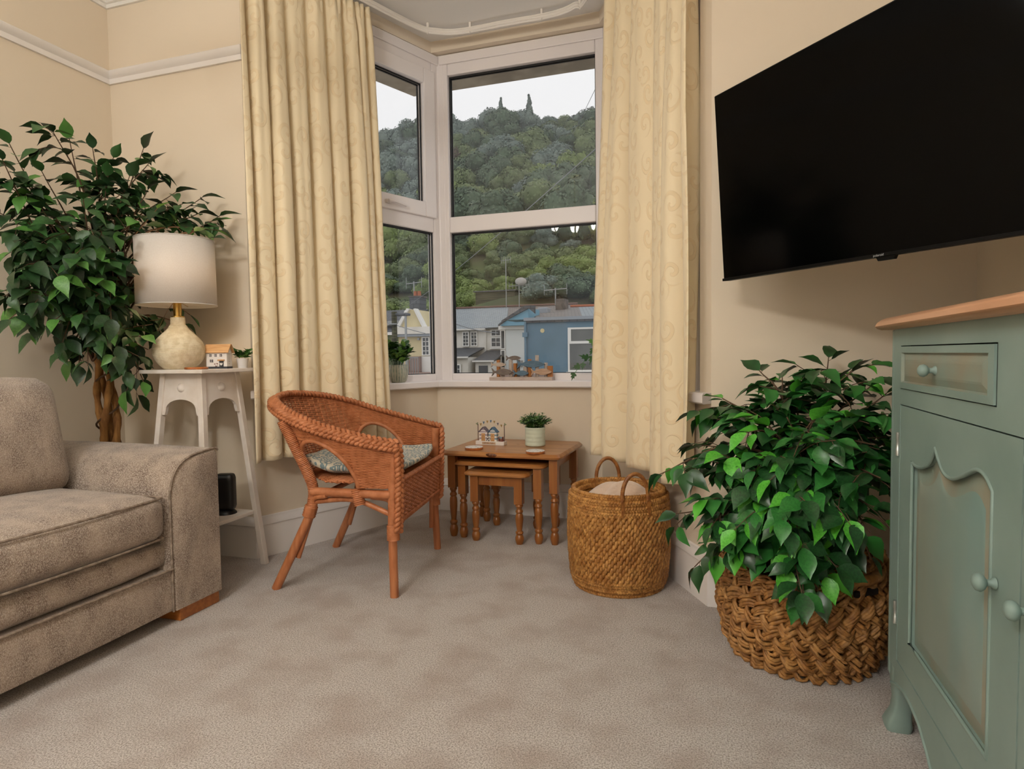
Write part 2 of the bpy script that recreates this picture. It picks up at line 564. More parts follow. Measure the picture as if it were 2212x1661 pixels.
# outside eaves over the bay
EV0, EV1 = offset_poly(PLAN, 0.12), offset_poly(PLAN, 0.66)
ev = MB()
poly = [EV0[i] for i in (2, 3, 4, 5)] + [EV1[i] for i in (5, 4, 3, 2)]
ev.prism([(v.x, v.y) for v in poly], lambda x, y, z: (x, y, z), 2.83, 2.92)
struct(ev.build('roof_eaves', M_soffit, smooth=0))
OW = MB()
for i in (2, 3, 4):
    a, b, c, d = OUT[i], OUT[i + 1], EV0[i + 1], EV0[i]
    OW.prism([(a.x, a.y), (b.x, b.y), (c.x, c.y), (d.x, d.y)], lambda x, y, z: (x, y, z), 2.775, 2.9)
struct(OW.build('wall_outside_head', M_soffit, smooth=0))

# ---------------------------------------------------------------- curtain rail and curtains
M_rail = mat('white_plastic_track', 'e9e2da', 0.3)
tr_ = thing('curtain_track', 'white plastic curtain track bent round the bay ceiling', 'curtain track', (0, 0, 0))
TRK = offset_poly(PLAN, -0.13)
tp = [Vector((v.x, v.y, 2.80)) for v in (TRK[2].lerp(TRK[3], 0.02), TRK[2].lerp(TRK[3], 0.86))]
arc1 = [Vector((*(TRK[3] + (TRK[2] - TRK[3]).normalized() * .16).lerp(TRK[3], .0), 2.80)), Vector((*(TRK[3] + (TRK[2] - TRK[3]).normalized() * .05 + (TRK[4] - TRK[3]).normalized() * .05), 2.80)), Vector((*(TRK[3] + (TRK[4] - TRK[3]).normalized() * .16), 2.80))]
arc2 = [Vector((*(TRK[4] + (TRK[3] - TRK[4]).normalized() * .16), 2.80)), Vector((*(TRK[4] + (TRK[3] - TRK[4]).normalized() * .05 + (TRK[5] - TRK[4]).normalized() * .05), 2.80)), Vector((*(TRK[4] + (TRK[5] - TRK[4]).normalized() * .16), 2.80))]
pts = cmr([tp[0], tp[0].lerp(arc1[0], .5)] + arc1 + [arc1[2].lerp(arc2[0], .5)] + arc2 + [Vector((*TRK[4].lerp(TRK[5], .98), 2.80))], 8)
rl = MB()
for dz, off, r in ((0, 0, .011), (-.012, 0, .006), (.012, 0, .006)):
    rl.tube([p + Vector((0, 0, dz)) for p in pts], r, 6, upv=(0, 0, 1))
rl.build('rail', M_rail, tr_, smooth=60)
for k in (3, 20, 34, 46, 60):
    p = pts[min(k, len(pts) - 1)]
    cb = MB(); cb.box((p.x, p.y, 2.826), (.012, .012, .03)); cb.tube([(p.x, p.y, 2.79), (p.x + .005, p.y - .02, 2.77)], .003, 6)
    cb.build('bracket', M_rail, tr_, smooth=0)

def damask(name, c1, c2):
    M = mat(name, c1, 0.55, sheen=0.2, use_uv=True)
    nt, b = mnode(M)
    tc = nt.nodes.new('ShaderNodeTexCoord')
    mp = nt.nodes.new('ShaderNodeMapping'); mp.inputs['Scale'].default_value = (10.5, 8.5, 1)
    nt.links.new(tc.outputs['UV'], mp.inputs[0])
    def M_(op, a, bb=None):
        n = nt.nodes.new('ShaderNodeMath'); n.operation = op
        for k, v in enumerate((a, bb)):
            if v is None: continue
            if isinstance(v, (int, float)): n.inputs[k].default_value = v
            else: nt.links.new(v, n.inputs[k])
        return n.outputs[0]
    vo = nt.nodes.new('ShaderNodeTexVoronoi'); vo.voronoi_dimensions = '2D'; vo.inputs['Scale'].default_value = 1.0; vo.inputs['Randomness'].default_value = 0.75
    nt.links.new(mp.outputs[0], vo.inputs['Vector'])
    sub = nt.nodes.new('ShaderNodeVectorMath'); sub.operation = 'SUBTRACT'
    nt.links.new(mp.outputs[0], sub.inputs[0]); nt.links.new(vo.outputs['Position'], sub.inputs[1])
    sp = nt.nodes.new('ShaderNodeSeparateXYZ'); nt.links.new(sub.outputs[0], sp.inputs[0])
    ang = M_('ARCTAN2', sp.outputs[1], sp.outputs[0])
    cs = nt.nodes.new('ShaderNodeSeparateColor'); nt.links.new(vo.outputs['Color'], cs.inputs[0])
    sgn = M_('SIGN', M_('SUBTRACT', cs.outputs[0], 0.5))
    ph = M_('ADD', M_('MULTIPLY', ang, sgn), M_('ADD', M_('MULTIPLY', vo.outputs['Distance'], 15.0), M_('MULTIPLY', cs.outputs[1], 6.28)))
    s = M_('SINE', ph)
    rg = nt.nodes.new('ShaderNodeMapRange'); rg.inputs[1].default_value = 0.35; rg.inputs[2].default_value = 0.6
    nt.links.new(s, rg.inputs[0])
    mk = nt.nodes.new('ShaderNodeMapRange'); mk.inputs[1].default_value = 0.47; mk.inputs[2].default_value = 0.40
    nt.links.new(vo.outputs['Distance'], mk.inputs[0])
    pat = M_('MULTIPLY', rg.outputs[0], mk.outputs[0])
    mx = nt.nodes.new('ShaderNodeMix'); mx.data_type = 'RGBA'
    nt.links.new(M_('MULTIPLY', pat, 0.7), mx.inputs[0])
    mx.inputs[6].default_value = lin(c1); mx.inputs[7].default_value = lin(c2)
    nt.links.new(mx.outputs[2], b.inputs['Base Color'])
    rr = M_('SUBTRACT', 0.62, M_('MULTIPLY', pat, -0.15))
    nt.links.new(rr, b.inputs['Roughness'])
    bp = nt.nodes.new('ShaderNodeBump'); bp.inputs['Strength'].default_value = 0.5; bp.inputs['Distance'].default_value = 0.003
    nt.links.new(pat, bp.inputs['Height']); nt.links.new(bp.outputs[0], b.inputs['Normal'])
    t = nt.nodes.new('ShaderNodeBsdfTranslucent'); nt.links.new(mx.outputs[2], t.inputs[0])
    ms = nt.nodes.new('ShaderNodeMixShader'); ms.inputs[0].default_value = 0.12
    o = nt.nodes['Material Output']
    nt.links.new(b.outputs[0], ms.inputs[1]); nt.links.new(t.outputs[0], ms.inputs[2]); nt.links.new(ms.outputs[0], o.inputs[0])
    return M
M_curt = damask('cream_damask', 'f9e8c6', 'f1dbb4')
M_header = mat('curtain_heading', 'ecd8aa', 0.7)

def curtain(name, label, top, bot, ztop, zbot, nf, amp, seed, side):
    """top, bot: plan points of the two ends; zbot(u): hem height; side: which way folds come forward."""
    R = random.Random(seed)
    wd = [R.uniform(0.5, 1.7) for _ in range(nf)]
    tot = sum(wd)
    edges = [0]
    for q in wd: edges.append(edges[-1] + q / tot)
    fa = [R.uniform(0.4, 1.3) for _ in range(nf + 1)]
    skew = [R.uniform(-0.25, 0.25) for _ in range(nf + 1)]
    drift = [R.uniform(-.35, .35) for _ in range(nf + 1)]
    T0, T1, B0, B1 = (Vector(p) for p in (top[0], top[1], bot[0], bot[1]))
    L = (T1 - T0).length
    def fold(u, v):
        k = 0
        while k < nf - 1 and edges[k + 1] < u: k += 1
        t = (u - edges[k]) / (edges[k + 1] - edges[k])
        a = fa[k] * (1 - t) + fa[k + 1] * t
        ph = 2 * PI * t
        s = 1 - 2 * ((1 - math.cos(ph)) / 2) ** 1.7
        return s * a, math.sin(ph) * a, (drift[k] * (1 - t) + drift[k + 1] * t)
    def fn(u, v):
        p = T0.lerp(T1, u).lerp(B0.lerp(B1, u), v)
        d = (T1 - T0).normalized()
        n = Vector((-d.y, d.x)) * side
        s, c, dr = fold(u, v)
        A = amp * (0.55 + 0.45 * min(1, v * 2.5)) * (1 + 0.25 * math.sin(5 * v + dr * 9))
        A *= min(1.0, 0.35 + v / 0.06 * 0.65)
        off = s * A
        if v < 0.07:
            off += 0.010 * math.sin(u * nf * 2 * PI * 2.6) * (1 - v / 0.07)
        tang = c * amp * 0.30 * min(1, v * 3) + dr * 0.03 * v
        p = p + n * off + d * tang
        z = ztop + (zbot(u) - ztop) * v + 0.004 * math.sin(u * 47) * v
        return Vector((p.x, p.y, z))
    mb = MB()
    cloth = L * 1.9
    mb.grid(fn, nf * 22, 90, uvf=lambda u, v: (u * cloth, v * 2.3))
    o = mb.build(name, M_curt, smooth=180)
    sd = o.modifiers.new('solidify', 'SOLIDIFY'); sd.thickness = 0.003
    return tag(o, label, 'curtain')
curtain('curtain', 'cream damask curtain hanging behind the wicker chair', [(-2.015, 2.35), (-1.715, 2.99)], [(-2.01, 2.345), (-1.675, 3.03)], 2.775,
        lambda u: 0.475 + 0.01 * math.sin(u * 6), 8, 0.040, 5, -1)
curtain('curtain', 'cream damask curtain hanging beside the wall television', [(-0.462, 3.07), (-0.045, 2.43)], [(-0.510, 3.03), (-0.05, 2.42)], 2.775,
        lambda u: 0.462 - 0.035 * u, 5, 0.055, 17, -1)

# ---------------------------------------------------------------- foliage tools
def leaf_shape(kind):
    """leaf of unit length along +x; returns verts and faces."""
    prof = {'ficus': [(0, .03), (.12, .19), (.32, .30), (.52, .29), (.70, .19), (.85, .08), (1.0, .004)],
            'oval': [(0, .04), (.2, .2), (.5, .27), (.78, .19), (1.0, .01)]}[kind.split('_')[0]]
    curl = {'a': .22, 'b': .42, 'c': .05}[kind.split('_')[1]]
    vs, fs = [], []
    for i, (x, w) in enumerate(prof):
        z = -curl * x * x
        fold = 0.35 * w
        tw = 0.06 * math.sin(x * 5 + curl * 9)
        vs += [(x, -w, z + fold + tw * w * 3), (x, 0, z), (x, w, z + fold - tw * w * 3)]
    for i in range(len(prof) - 1):
        a = i * 3
        fs += [(a, a + 3, a + 4, a + 1), (a + 1, a + 4, a + 5, a + 2)]
    return vs, fs

LEAVES = {k: leaf_shape(k) for k in ('ficus_a', 'ficus_b', 'ficus_c', 'oval_a', 'oval_b', 'oval_c')}

def orient(pos, d, nrm, size):
    d = d.normalized()
    y = nrm.cross(d)
    y = y.normalized() if y.length > 1e-5 else d.orthogonal().normalized()
    z = d.cross(y)
    m = Matrix((d * size, y * size, z * size)).transposed().to_4x4()
    m.translation = pos
    return m

def leaf_mesh(key, M):
    vs, fs = LEAVES[key]
    mb = MB().add(vs, fs)
    me = bpy.data.meshes.new('leaf')
    me.from_pydata(mb.v, [], mb.f)
    me.materials.append(M)
    me.polygons.foreach_set('use_smooth', [True] * len(mb.f))
    me.update()
    return me

def ficus(root, trunks, ends, attach, mats, weights, size, seed, inside, keep=300, M_twig=None, sub=3, kind='ficus', droop=0.55, gap=0.032):
    R = random.Random(seed)
    O = Vector(root.location)
    twigs = MB()
    leaves = []
    def run(path, t0, n):
        for i in range(n):
            t = t0 + (1 - t0) * (i + 0.5) / n
            x = t * (len(path) - 1)
            k = min(int(x), len(path) - 2)
            p = path[k].lerp(path[k + 1], x - k)
            tg = (path[k + 1] - path[k]).normalized()
            side = tg.cross(Vector((0, 0, 1)))
            side = side.normalized() if side.length > 1e-4 else Vector((1, 0, 0))
            sg = 1 if i % 2 else -1
            d = tg * R.uniform(.2, .8) + side * sg * R.uniform(.5, 1.0) + Vector((0, 0, -droop * R.uniform(.2, 1.6))) + Vector((R.uniform(-.4, .4), R.uniform(-.4, .4), R.uniform(-.2, .3)))
            nr = Vector((R.uniform(-.6, .6), R.uniform(-.6, .6), 1)) + (p - attach_c).normalized() * R.uniform(.2, 1.0)
            s = size * R.uniform(.7, 1.2)
            q = p + d.normalized() * 0.012
            tip = q + d.normalized() * s
            if not (inside(q) and inside(tip)): continue
            leaves.append((q, d, nr, s))
            twigs.tube([p, q], 0.0009, 3)
        d = (path[-1] - path[-2]).normalized() + Vector((0, 0, -.3))
        q = path[-1]
        if inside(q + d * size): leaves.append((q, d, Vector((R.uniform(-.4, .4), R.uniform(-.4, .4), 1)), size * R.uniform(.8, 1.15)))
    attach_c = sum((Vector(a) for a in attach), Vector()) / len(attach)
    for e in ends:
        E = Vector(e)
        S = Vector(R.choice(attach))
        L = (E - S).length
        mid = S.lerp(E, .5) + Vector((R.uniform(-.03, .03), R.uniform(-.03, .03), .10 * L + R.uniform(0, .05)))
        path = cmr([S, mid, E], 6)
        k = len(path)
        twigs.tube(path, [.0045 * (1 - i / k) + .0013 for i in range(k)], 5)
        run(path, .35, max(4, int(L * .7 / gap)))
        for j in range(sub):
            t = R.uniform(.4, .92)
            p = path[int(t * (k - 1))]
            dd = Vector((R.uniform(-1, 1), R.uniform(-1, 1), R.uniform(-.9, .45))).normalized()
            dd = (dd + (E - S).normalized() * .7).normalized()
            ll = R.uniform(.08, .15)
            pe = p + dd * ll + Vector((0, 0, -.02))
            if not inside(pe): continue
            sp = cmr([p, p.lerp(pe, .5) + Vector((0, 0, .012)), pe], 3)
            twigs.tube(sp, .0013, 4)
            run(sp, .25, max(3, int(ll / (gap * .75))))
    to = twigs.build('twigs', M_twig, root, smooth=60)
    to.location = (0, 0, 0)
    for v in to.data.vertices: v.co -= O
    C = Vector((0, 0, .95))
    leaves.sort(key=lambda l: (l[0] - C).length)
    keys = [kind + '_a', kind + '_b', kind + '_c']
    meshes = {}
    rest = MB()
    for i, (q, d, nr, s) in enumerate(leaves):
        mi = R.choices(range(len(mats)), weights)[0]
        key = R.choice(keys)
        mtx = orient(q - O, d, nr, s)
        if i < keep:
            if (key, mi) not in meshes: meshes[(key, mi)] = leaf_mesh(key, mats[mi])
            o = bpy.data.objects.new('leaf', meshes[(key, mi)])
            COL.objects.link(o)
            o.parent = root
            o.matrix_local = mtx
        else:
            vs, fs = LEAVES[key]
            rest.add([mtx @ Vector(v) for v in vs], fs, mi)
    if rest.v:
        ro = rest.build('foliage', mats, root, smooth=180)
        ro['kind'] = 'stuff'
    return len(leaves)

# ---------------------------------------------------------------- sofa
def fabric(name, c1, c2, c3):
    M = mat(name, c1, 0.9, c2, 16, 6, .36, .64, sheen=.35, spec=.2, col3=c3, n3=240, f3=.8, stretch=(1, 1, .6), bstretch=(1.0, 2.2, 1.0))
    nt, b = mnode(M)
    tc = nt.nodes.new('ShaderNodeTexCoord')
    n = nt.nodes.new('ShaderNodeTexNoise'); n.inputs['Scale'].default_value = 230; n.inputs['Detail'].default_value = 2
    mp = nt.nodes.new('ShaderNodeMapping'); mp.inputs['Scale'].default_value = (1.6, 1.0, 1.6)
    nt.links.new(tc.outputs['Object'], mp.inputs[0]); nt.links.new(mp.outputs[0], n.inputs['Vector'])
    bp = nt.nodes.new('ShaderNodeBump'); bp.inputs['Strength'].default_value = .9; bp.inputs['Distance'].default_value = .004
    nt.links.new(n.outputs[0], bp.inputs['Height']); nt.links.new(bp.outputs[0], b.inputs['Normal'])
    return M
M_sofa = fabric('taupe_chenille', '745f52', 'a38f7e', 'cfc0b1')
M_pipe = mat('taupe_piping', '7d6c5e', .9, '9a897a', 60, 3, bump=.5, bscale=300)
M_orange = mat('orange_stained_wood', '9a5a26', .4, 'b06c30', 9, 5, stretch=(1, 6, 6), coat=.2)
sofa = thing('sofa', 'taupe chenille sofa with rolled arm and piped cushions', 'sofa', (-2.3, 0.95, 0))
def S(x, y, z): return (x + 2.3, y - 0.95, z)
ARM = [(1.715, .05), (1.715, .30), (1.716, .46), (1.722, .50), (1.737, .54), (1.762, .570), (1.80, .590), (1.85, .601), (1.90, .606), (1.935, .608), (1.948, .598), (1.952, .56), (1.952, .30), (1.952, .05)]
def sofa_arm(name, mirror):
    f = (lambda y: y) if not mirror else (lambda y: -.05 - (y - 1.95) )
    mb = MB()
    xs = [(-2.78, 0), (-2.70, .004), (-2.4, .006), (-2.1, .004), (-1.86, .0), (-1.838, -.004), (-1.828, -.012)]
    k = len(ARM)
    vs, fs = [], []
    for (x, g) in xs:
        for (y, z) in ARM:
            cy = 1.835
            yy = y + (g if y > cy else -g) * (1 if g < 0 else .5)
            zz = z + (g if z > .3 else 0)
            vs.append(S(x, f(yy), zz))
    for i in range(len(xs) - 1):
        for j in range(k):
            j2 = (j + 1) % k
            fs.append((i * k + j, (i + 1) * k + j, (i + 1) * k + j2, i * k + j2))
    fs += [tuple(range(k)), tuple((len(xs) - 1) * k + j for j in range(k - 1, -1, -1))]
    mb.add(vs, fs)
    a = mb.build(name, M_sofa, sofa, smooth=50)
    p = MB()
    p.tube(cmr([S(-1.832, f(y), z) for y, z in ARM[:11]], 4), .0042, 6)
    p.build('piping', M_pipe, a, smooth=60)
sofa_arm('arm', False); sofa_arm('arm', True)
mb = MB(); mb.rbox(S(-2.32, .95, .125), (.98, 1.56, .16), .02, 6); mb.build('base', M_sofa, sofa, smooth=50)
mb = MB(); mb.rbox(S(-2.335, .95, .255), (.97, 1.56, .115), .045, 8, bulge=(.012, 0, 0)); mb.build('front_rail', M_sofa, sofa, smooth=60)
mb = MB(); mb.tube([S(-1.829, y, .205) for y in (.18, .95, 1.716)], .0045, 6); mb.build('seam_piping', M_pipe, sofa, smooth=60)
mb = MB(); mb.rbox(S(-2.69, .95, .37), (.2, 1.98, .5), .05, 8); mb.build('back', M_sofa, sofa, smooth=60)
for yc in (1.325, .555):
    c = MB(); c.rbox(S(-2.245, yc, .395), (.84, .762, .165), .05, 14, bulge=(.012, .0, .028), power=2.2)
    co = c.build('seat_cushion', M_sofa, sofa, smooth=80)
    p = MB()
    for z in (.465, .322):
        p.tube(cmr([S(-2.55, yc + .372, z), S(-1.92, yc + .374, z), S(-1.865, yc + .368, z), S(-1.838, yc + .335, z), S(-1.820, yc, z), S(-1.838, yc - .335, z), S(-1.865, yc - .368, z), S(-1.92, yc - .374, z), S(-2.55, yc - .372, z)], 8), .0042, 6)
    p.build('piping', M_pipe, co, smooth=60)
    rot = Matrix.Rotation(math.radians(-12), 3, 'Y')
    c = MB(); c.rbox(S(-2.40, yc + .012, .665), (.22, .76, .44), .075, 14, bulge=(.06, .0, .012), rot=rot, power=2.0)
    co = c.build('back_cushion', M_sofa, sofa, smooth=80)
    p = MB()
    ring = []
    for k in range(40):
        a = 2 * PI * k / 40
        sx = math.copysign(abs(math.cos(a)) ** .32, math.cos(a)); sz = math.copysign(abs(math.sin(a)) ** .32, math.sin(a))
        ring.append(rot @ Vector((.045, sx * .370, sz * .212)) + Vector(S(-2.40, yc + .012, .665)))
    p.tube(ring, .0042, 6, closed=True)
    p.build('piping', M_pipe, co, smooth=60)
for y in (1.845, .05):
    for x in (-1.905, -2.66):
        mb = MB(); mb.box(S(x, y, .024), (.13, .19, .048)); mb.build('foot', M_orange, sofa, smooth=0, bevel=.004)

# ---------------------------------------------------------------- plant stand by the sofa
M_standw = mat('white_painted_wood', 'e9e0d8', .55, 'ded2c6', 9, 5, bump=.15, bscale=60, bdist=.002)
SX, SY, ZT = -2.142, 2.196, .908
st = thing('plant_stand', 'white painted tall plant stand with arched aprons behind the sofa', 'plant stand', (SX, SY, 0))
h = .166
ch = .035
top = [(-h + ch, -h), (h - ch, -h), (h, -h + ch), (h, h - ch), (h - ch, h), (-h + ch, h), (-h, h - ch), (-h, -h + ch)]
top = [(-h, -h), (h, -h), (h, h), (-h, h)]
MB().prism(top, lambda x, y, z: (x, y, z), ZT - .016, ZT).build('top', M_standw, st, smooth=0, bevel=.003)
def legc(z):      # half spacing of the leg centres
    return .098 + (.168 - .098) * (1 - z / .89)
for sx, sy in ((1, -1), (1, 1), (-1, -1), (-1, 1)):
    q = MB()
    vs = []
    for z in (0, .892):
        c = legc(z)
        w = .013
        vs += [(sx * c - w, sy * c - w, z), (sx * c + w, sy * c - w, z), (sx * c + w, sy * c + w, z), (sx * c - w, sy * c + w, z)]
    q.add(vs, [(3, 2, 1, 0), (4, 5, 6, 7), (0, 1, 5, 4), (1, 2, 6, 5), (2, 3, 7, 6), (3, 0, 4, 7)])
    q.build('leg', M_standw, st, smooth=0, bevel=.002)
def apron(rz):
    # outline in (a, z), flaring with the legs
    z0, z1 = .715, .892
    w0, w1 = legc(z0) - .012, legc(z1) - .012
    pts = [(-w1, z1), (-w0, z0), (-w0 + .014, z0), (-w0 + .018, z0 + .014)]
    rx = w0 - .018
    for k in range(1, 12):
        a = PI - PI * k / 12
        pts.append((rx * math.cos(a), z0 + .014 + .052 * math.sin(a) ** .8))
    pts += [(w0 - .018, z0 + .014), (w0 - .014, z0), (w0, z0), (w1, z1)]
    R3 = Matrix.Rotation(rz, 3, 'Z')
    mb = MB()
    def fn(a, z, d):
        return R3 @ Vector((a, -(legc(z) - .002 + d), z))
    mb.prism(pts, fn, -.006, .008)
    o = mb.build('apron', M_standw, st, smooth=0)
    k = MB()
    c = R3 @ Vector((0, -(legc(.83) + .008), .83))
    k.ball(c - (c.xy.to_3d().normalized() * .009), (.021, .021, .021), 16, 10)
    k.build('boss', M_standw, o, smooth=80)
for k in range(4): apron(k * PI / 2)
c = legc(.25) - .004
MB().bx(-c, c, -c, c, .24, .256).build('shelf', M_standw, st, smooth=0, bevel=.002)

# table lamp
M_rope = mat('cream_rope', 'e9dcc0', .85, 'd9c8a6', 40, 4, bump=.6, bscale=260, bdist=.002)
M_brass = mat('brushed_brass', 'c9a25a', .28, metal=1.0)
M_bulb = mat('warm_bulb', 'fff0d8', .4, emit='ffd9a0', estr=6.0)
M_shade = mat('white_linen_shade', 'ece6e0', .8, 'e6dfd8', 300, 3, transl=.30, bump=.2, bscale=500, bdist=.001)
lp = thing('table_lamp', 'cream rope table lamp with white drum shade', 'lamp', (-2.195, 2.135, ZT))
prof = []
RP = [(p.y, p.x) for p in cmr([(.056, .0, 0), (.074, .016, 0), (.093, .042, 0), (.1025, .075, 0), (.098, .105, 0), (.082, .132, 0), (.060, .155, 0), (.041, .174, 0), (.031, .192, 0), (.028, .205, 0), (.0275, .223, 0)], 6)]
def rp(z):
    for (a, ra), (b, rb) in zip(RP, RP[1:]):
        if a <= z <= b: return ra + (rb - ra) * (z - a) / (b - a)
    return RP[-1][1]
z = 0.0
prof = [(.001, 0), (.05, 0)]
while z < .19:
    for q in range(5):
        prof.append((rp(z + .0056 * q / 5) + .0015 * math.sin(PI * q / 5), z + .0056 * q / 5))
    z += .0056
prof += [(.029, .192), (.0285, .223), (.010, .2235), (.001, .2235)]
mb = MB(); mb.lathe(prof, 48); mb.build('base', M_rope, lp, smooth=70)
mb = MB(); mb.lathe([(.001, .223), (.027, .223), (.027, .2275), (.0165, .229), (.0165, .285), (.012, .287), (.001, .30)], 24); mb.build('neck', M_brass, lp, smooth=40)
mb = MB(); mb.ball((0, 0, .36), (.03, .03, .042), 16, 10); mb.build('bulb', M_bulb, lp, smooth=80)
mb = MB()
rs, zb, zt = .157, .275, .553
mb.lathe([(rs, zb), (rs - .003, zt)], 64); mb.f = mb.f[:64]; mb.m = mb.m[:64]
sh = mb.build('shade', M_shade, lp, smooth=80)
q = sh.modifiers.new('solidify', 'SOLIDIFY'); q.thickness = .002
mb = MB()
for zz, rr in ((zb, rs), (zt, rs - .003)):
    mb.tube([(rr * math.cos(2 * PI * k / 64), rr * math.sin(2 * PI * k / 64), zz) for k in range(64)], .0022, 6, closed=True)
mb.build('shade_rim', M_shade, sh, smooth=80)
mb = MB()
for k in range(3):
    a = 2 * PI * k / 3
    mb.tube([(.012 * math.cos(a), .012 * math.sin(a), .295), (rs * math.cos(a), rs * math.sin(a), zb + .006)], .0015, 5)
mb.build('shade_spider', M_brass, sh, smooth=60)
ld = bpy.data.lights.new('table_lamp_light', 'POINT'); ld.energy = LAMP_POWER; ld.color = (1, .72, .42); ld.shadow_soft_size = .035
lo = bpy.data.objects.new('table_lamp_light', ld); COL.objects.link(lo); lo.location = (-2.195, 2.135, ZT + .42)

# ornaments on the stand
M_woodl = mat('pale_wood', 'c4925f', .55, 'd3a573', 14, 5, stretch=(1, 8, 8))
M_woodo = mat('varnished_slice_wood', '9a5526', .35, 'b56a32', 20, 5, coat=.3)
M_ornw = mat('chalk_white_paint', 'e9e2dc', .7)
M_slate = mat('slate_paint', '33363b', .6)
M_dark = mat('dark_print', '3a3036', .7)
M_redp = mat('red_brown_paint', '7d3a2e', .6)
co = thing('coaster', 'round wooden coaster on the plant stand', 'coaster', (-2.055, 2.085, ZT))
MB().lathe([(.001, 0), (.043, 0), (.046, .002), (.046, .0085), (.043, .010), (.001, .010)], 40).build('disc', M_woodo, co, smooth=40)
hs = thing('house_ornament', 'small white wooden house ornament with tan roof', 'ornament', (-2.075, 2.235, ZT), math.radians(16))
# local: front facing -y, gable end at +x
MB().bx(-.046, .046, -.024, .024, .008, .068).build('body', M_ornw, hs, smooth=0, bevel=.001)
gb = MB(); gb.prism([(-.024, .068), (.024, .068), (0, .100)], lambda a, b, d: (d, a, b), -.046, .046); gb.build('gable', M_ornw, hs, smooth=0)
for s in (-1, 1):
    rf = MB(); rf.box((0, s * .0165, .0875), (.112, .047, .005), Matrix.Rotation(-s * math.radians(52), 3, 'X')); rf.build('roof_slope', M_woodl, hs, smooth=0, bevel=.001)
MB().bx(-.047, .047, -.025, .025, 0, .009).build('plinth', M_slate, hs, smooth=0)
for x, z, w, hh in ((-.026, .058, .009, .011), (-.003, .058, .009, .011), (.020, .058, .009, .011), (-.022, .034, .014, .011)):
    wq = MB(); wq.bx(x - w / 2, x + w / 2, -.0255, -.023, z - hh / 2, z + hh / 2)
    wo = wq.build('window', M_dark, hs, smooth=0)
    gq = MB(); gq.bx(x - .0006, x + .0006, -.0259, -.025, z - hh / 2, z + hh / 2); gq.bx(x - w / 2, x + w / 2, -.0259, -.025, z - .0006, z + .0006); gq.build('glazing_bar', M_ornw, wo, smooth=0)
dr = MB(); dr.bx(.013, .031, -.0265, -.023, .008, .034); do = dr.build('door', M_slate, hs, smooth=0)
hp = [(0, -.006)] + [(.0065 * math.sin(t) ** 3, .0052 * math.cos(t) - .002 * math.cos(2 * t) - .001 * math.cos(3 * t)) for t in [2 * PI * k / 24 for k in range(24)] if True]
hp = [(.0065 * math.sin(t) ** 3, .0055 * math.cos(t) - .002 * math.cos(2 * t) - .0009 * math.cos(3 * t)) for t in [2 * PI * k / 28 for k in range(28)]]
MB().prism(hp, lambda a, b, d: (.022 + a, d, .020 + b), -.0285, -.0262).build('heart', M_ornw, do, smooth=0)
MB().bx(.008, .036, -.034, -.022, .034, .040).build('porch_roof', M_woodl, hs, smooth=0, bevel=.001)
rg = MB(); rg.tube([(-.002 + .0065 * math.cos(2 * PI * k / 20), -.0255, .018 + .0065 * math.sin(2 * PI * k / 20)) for k in range(20)], .0022, 6, closed=True); ro = rg.build('life_ring', M_ornw, hs, smooth=60)
rg = MB()
for k in range(3):
    a0 = 2 * PI * k / 3 + .3
    rg.tube([(-.002 + .0065 * math.cos(a0 + t * .15), -.0257, .018 + .0065 * math.sin(a0 + t * .15)) for t in range(5)], .0024, 6)
rg.build('ring_band', M_redp, ro, smooth=60)
for k in range(6):
    tt = MB(); zz = .062 - k * .0085; ww = .010 if k % 2 else .013
    tt.bx(.0458, .0464, -ww / 2 - .003, ww / 2 - .003, zz, zz + .0022); tt.build('lettering', mat('grey_print', 'a39a92', .8) if k == 0 else bpy.data.materials['grey_print'], hs, smooth=0)

M_whitep = mat('white_ceramic', 'e6e0dd', .35)
M_soil = mat('dark_soil', '2a211a', .95, '3b2d22', 60, 4, bump=.8, bscale=120)
M_lf1 = mat('leaf_green_mid', '3f6a2c', .45, '527f38', 20, 2)
M_lf2 = mat('leaf_green_light', '6f9a48', .45, '84ab58', 20, 2)
M_lf3 = mat('leaf_green_dark', '28481f', .45, '345a28', 20, 2)
def tuft(root, c, n, r, h, size, mats, wts, seed, kind='oval', M_stem=None, stemn=None, name='foliage', up=.6):
    R = random.Random(seed)
    mb = MB()
    stems = MB()
    keys = [kind + '_a', kind + '_b', kind + '_c']
    sn = stemn or max(6, n // 10)
    tips = []
    for i in range(sn):
        a = R.uniform(0, 2 * PI); q = math.sqrt(R.random())
        tip = Vector((c[0] + r * q * math.cos(a), c[1] + r * q * math.sin(a), c[2] + h * (1 - .45 * q * q) * R.uniform(.7, 1.08)))
        base = Vector((c[0] + r * .3 * q * math.cos(a), c[1] + r * .3 * q * math.sin(a), c[2]))
        path = cmr([base, base.lerp(tip, .5) + Vector((0, 0, .1 * h)), tip], 4)
        stems.tube(path, size * .035, 4)
        tips.append(path)
    for i in range(n):
        path = tips[i % sn]
        t = R.uniform(.3, 1.0)
        p = path[int(t * (len(path) - 1))]
        a = R.uniform(0, 2 * PI)
        d = Vector((math.cos(a), math.sin(a), up + R.uniform(-.5, .6)))
        nr = Vector((R.uniform(-.5, .5), R.uniform(-.5, .5), 1))
        mtx = orient(p, d, nr, size * R.uniform(.7, 1.2))
        vs, fs = LEAVES[R.choice(keys)]
        mb.add([mtx @ Vector(v) for v in vs], fs, R.choices(range(len(mats)), wts)[0])
    o = mb.build(name, mats, root, smooth=180)
    o['kind'] = 'stuff'
    stems.build('stems', M_stem or M_lf3, root, smooth=60)
    return o
pp = thing('potted_plant', 'tiny leafy plant in plain white pot on the plant stand', 'plant', (-2.022, 2.318, ZT))
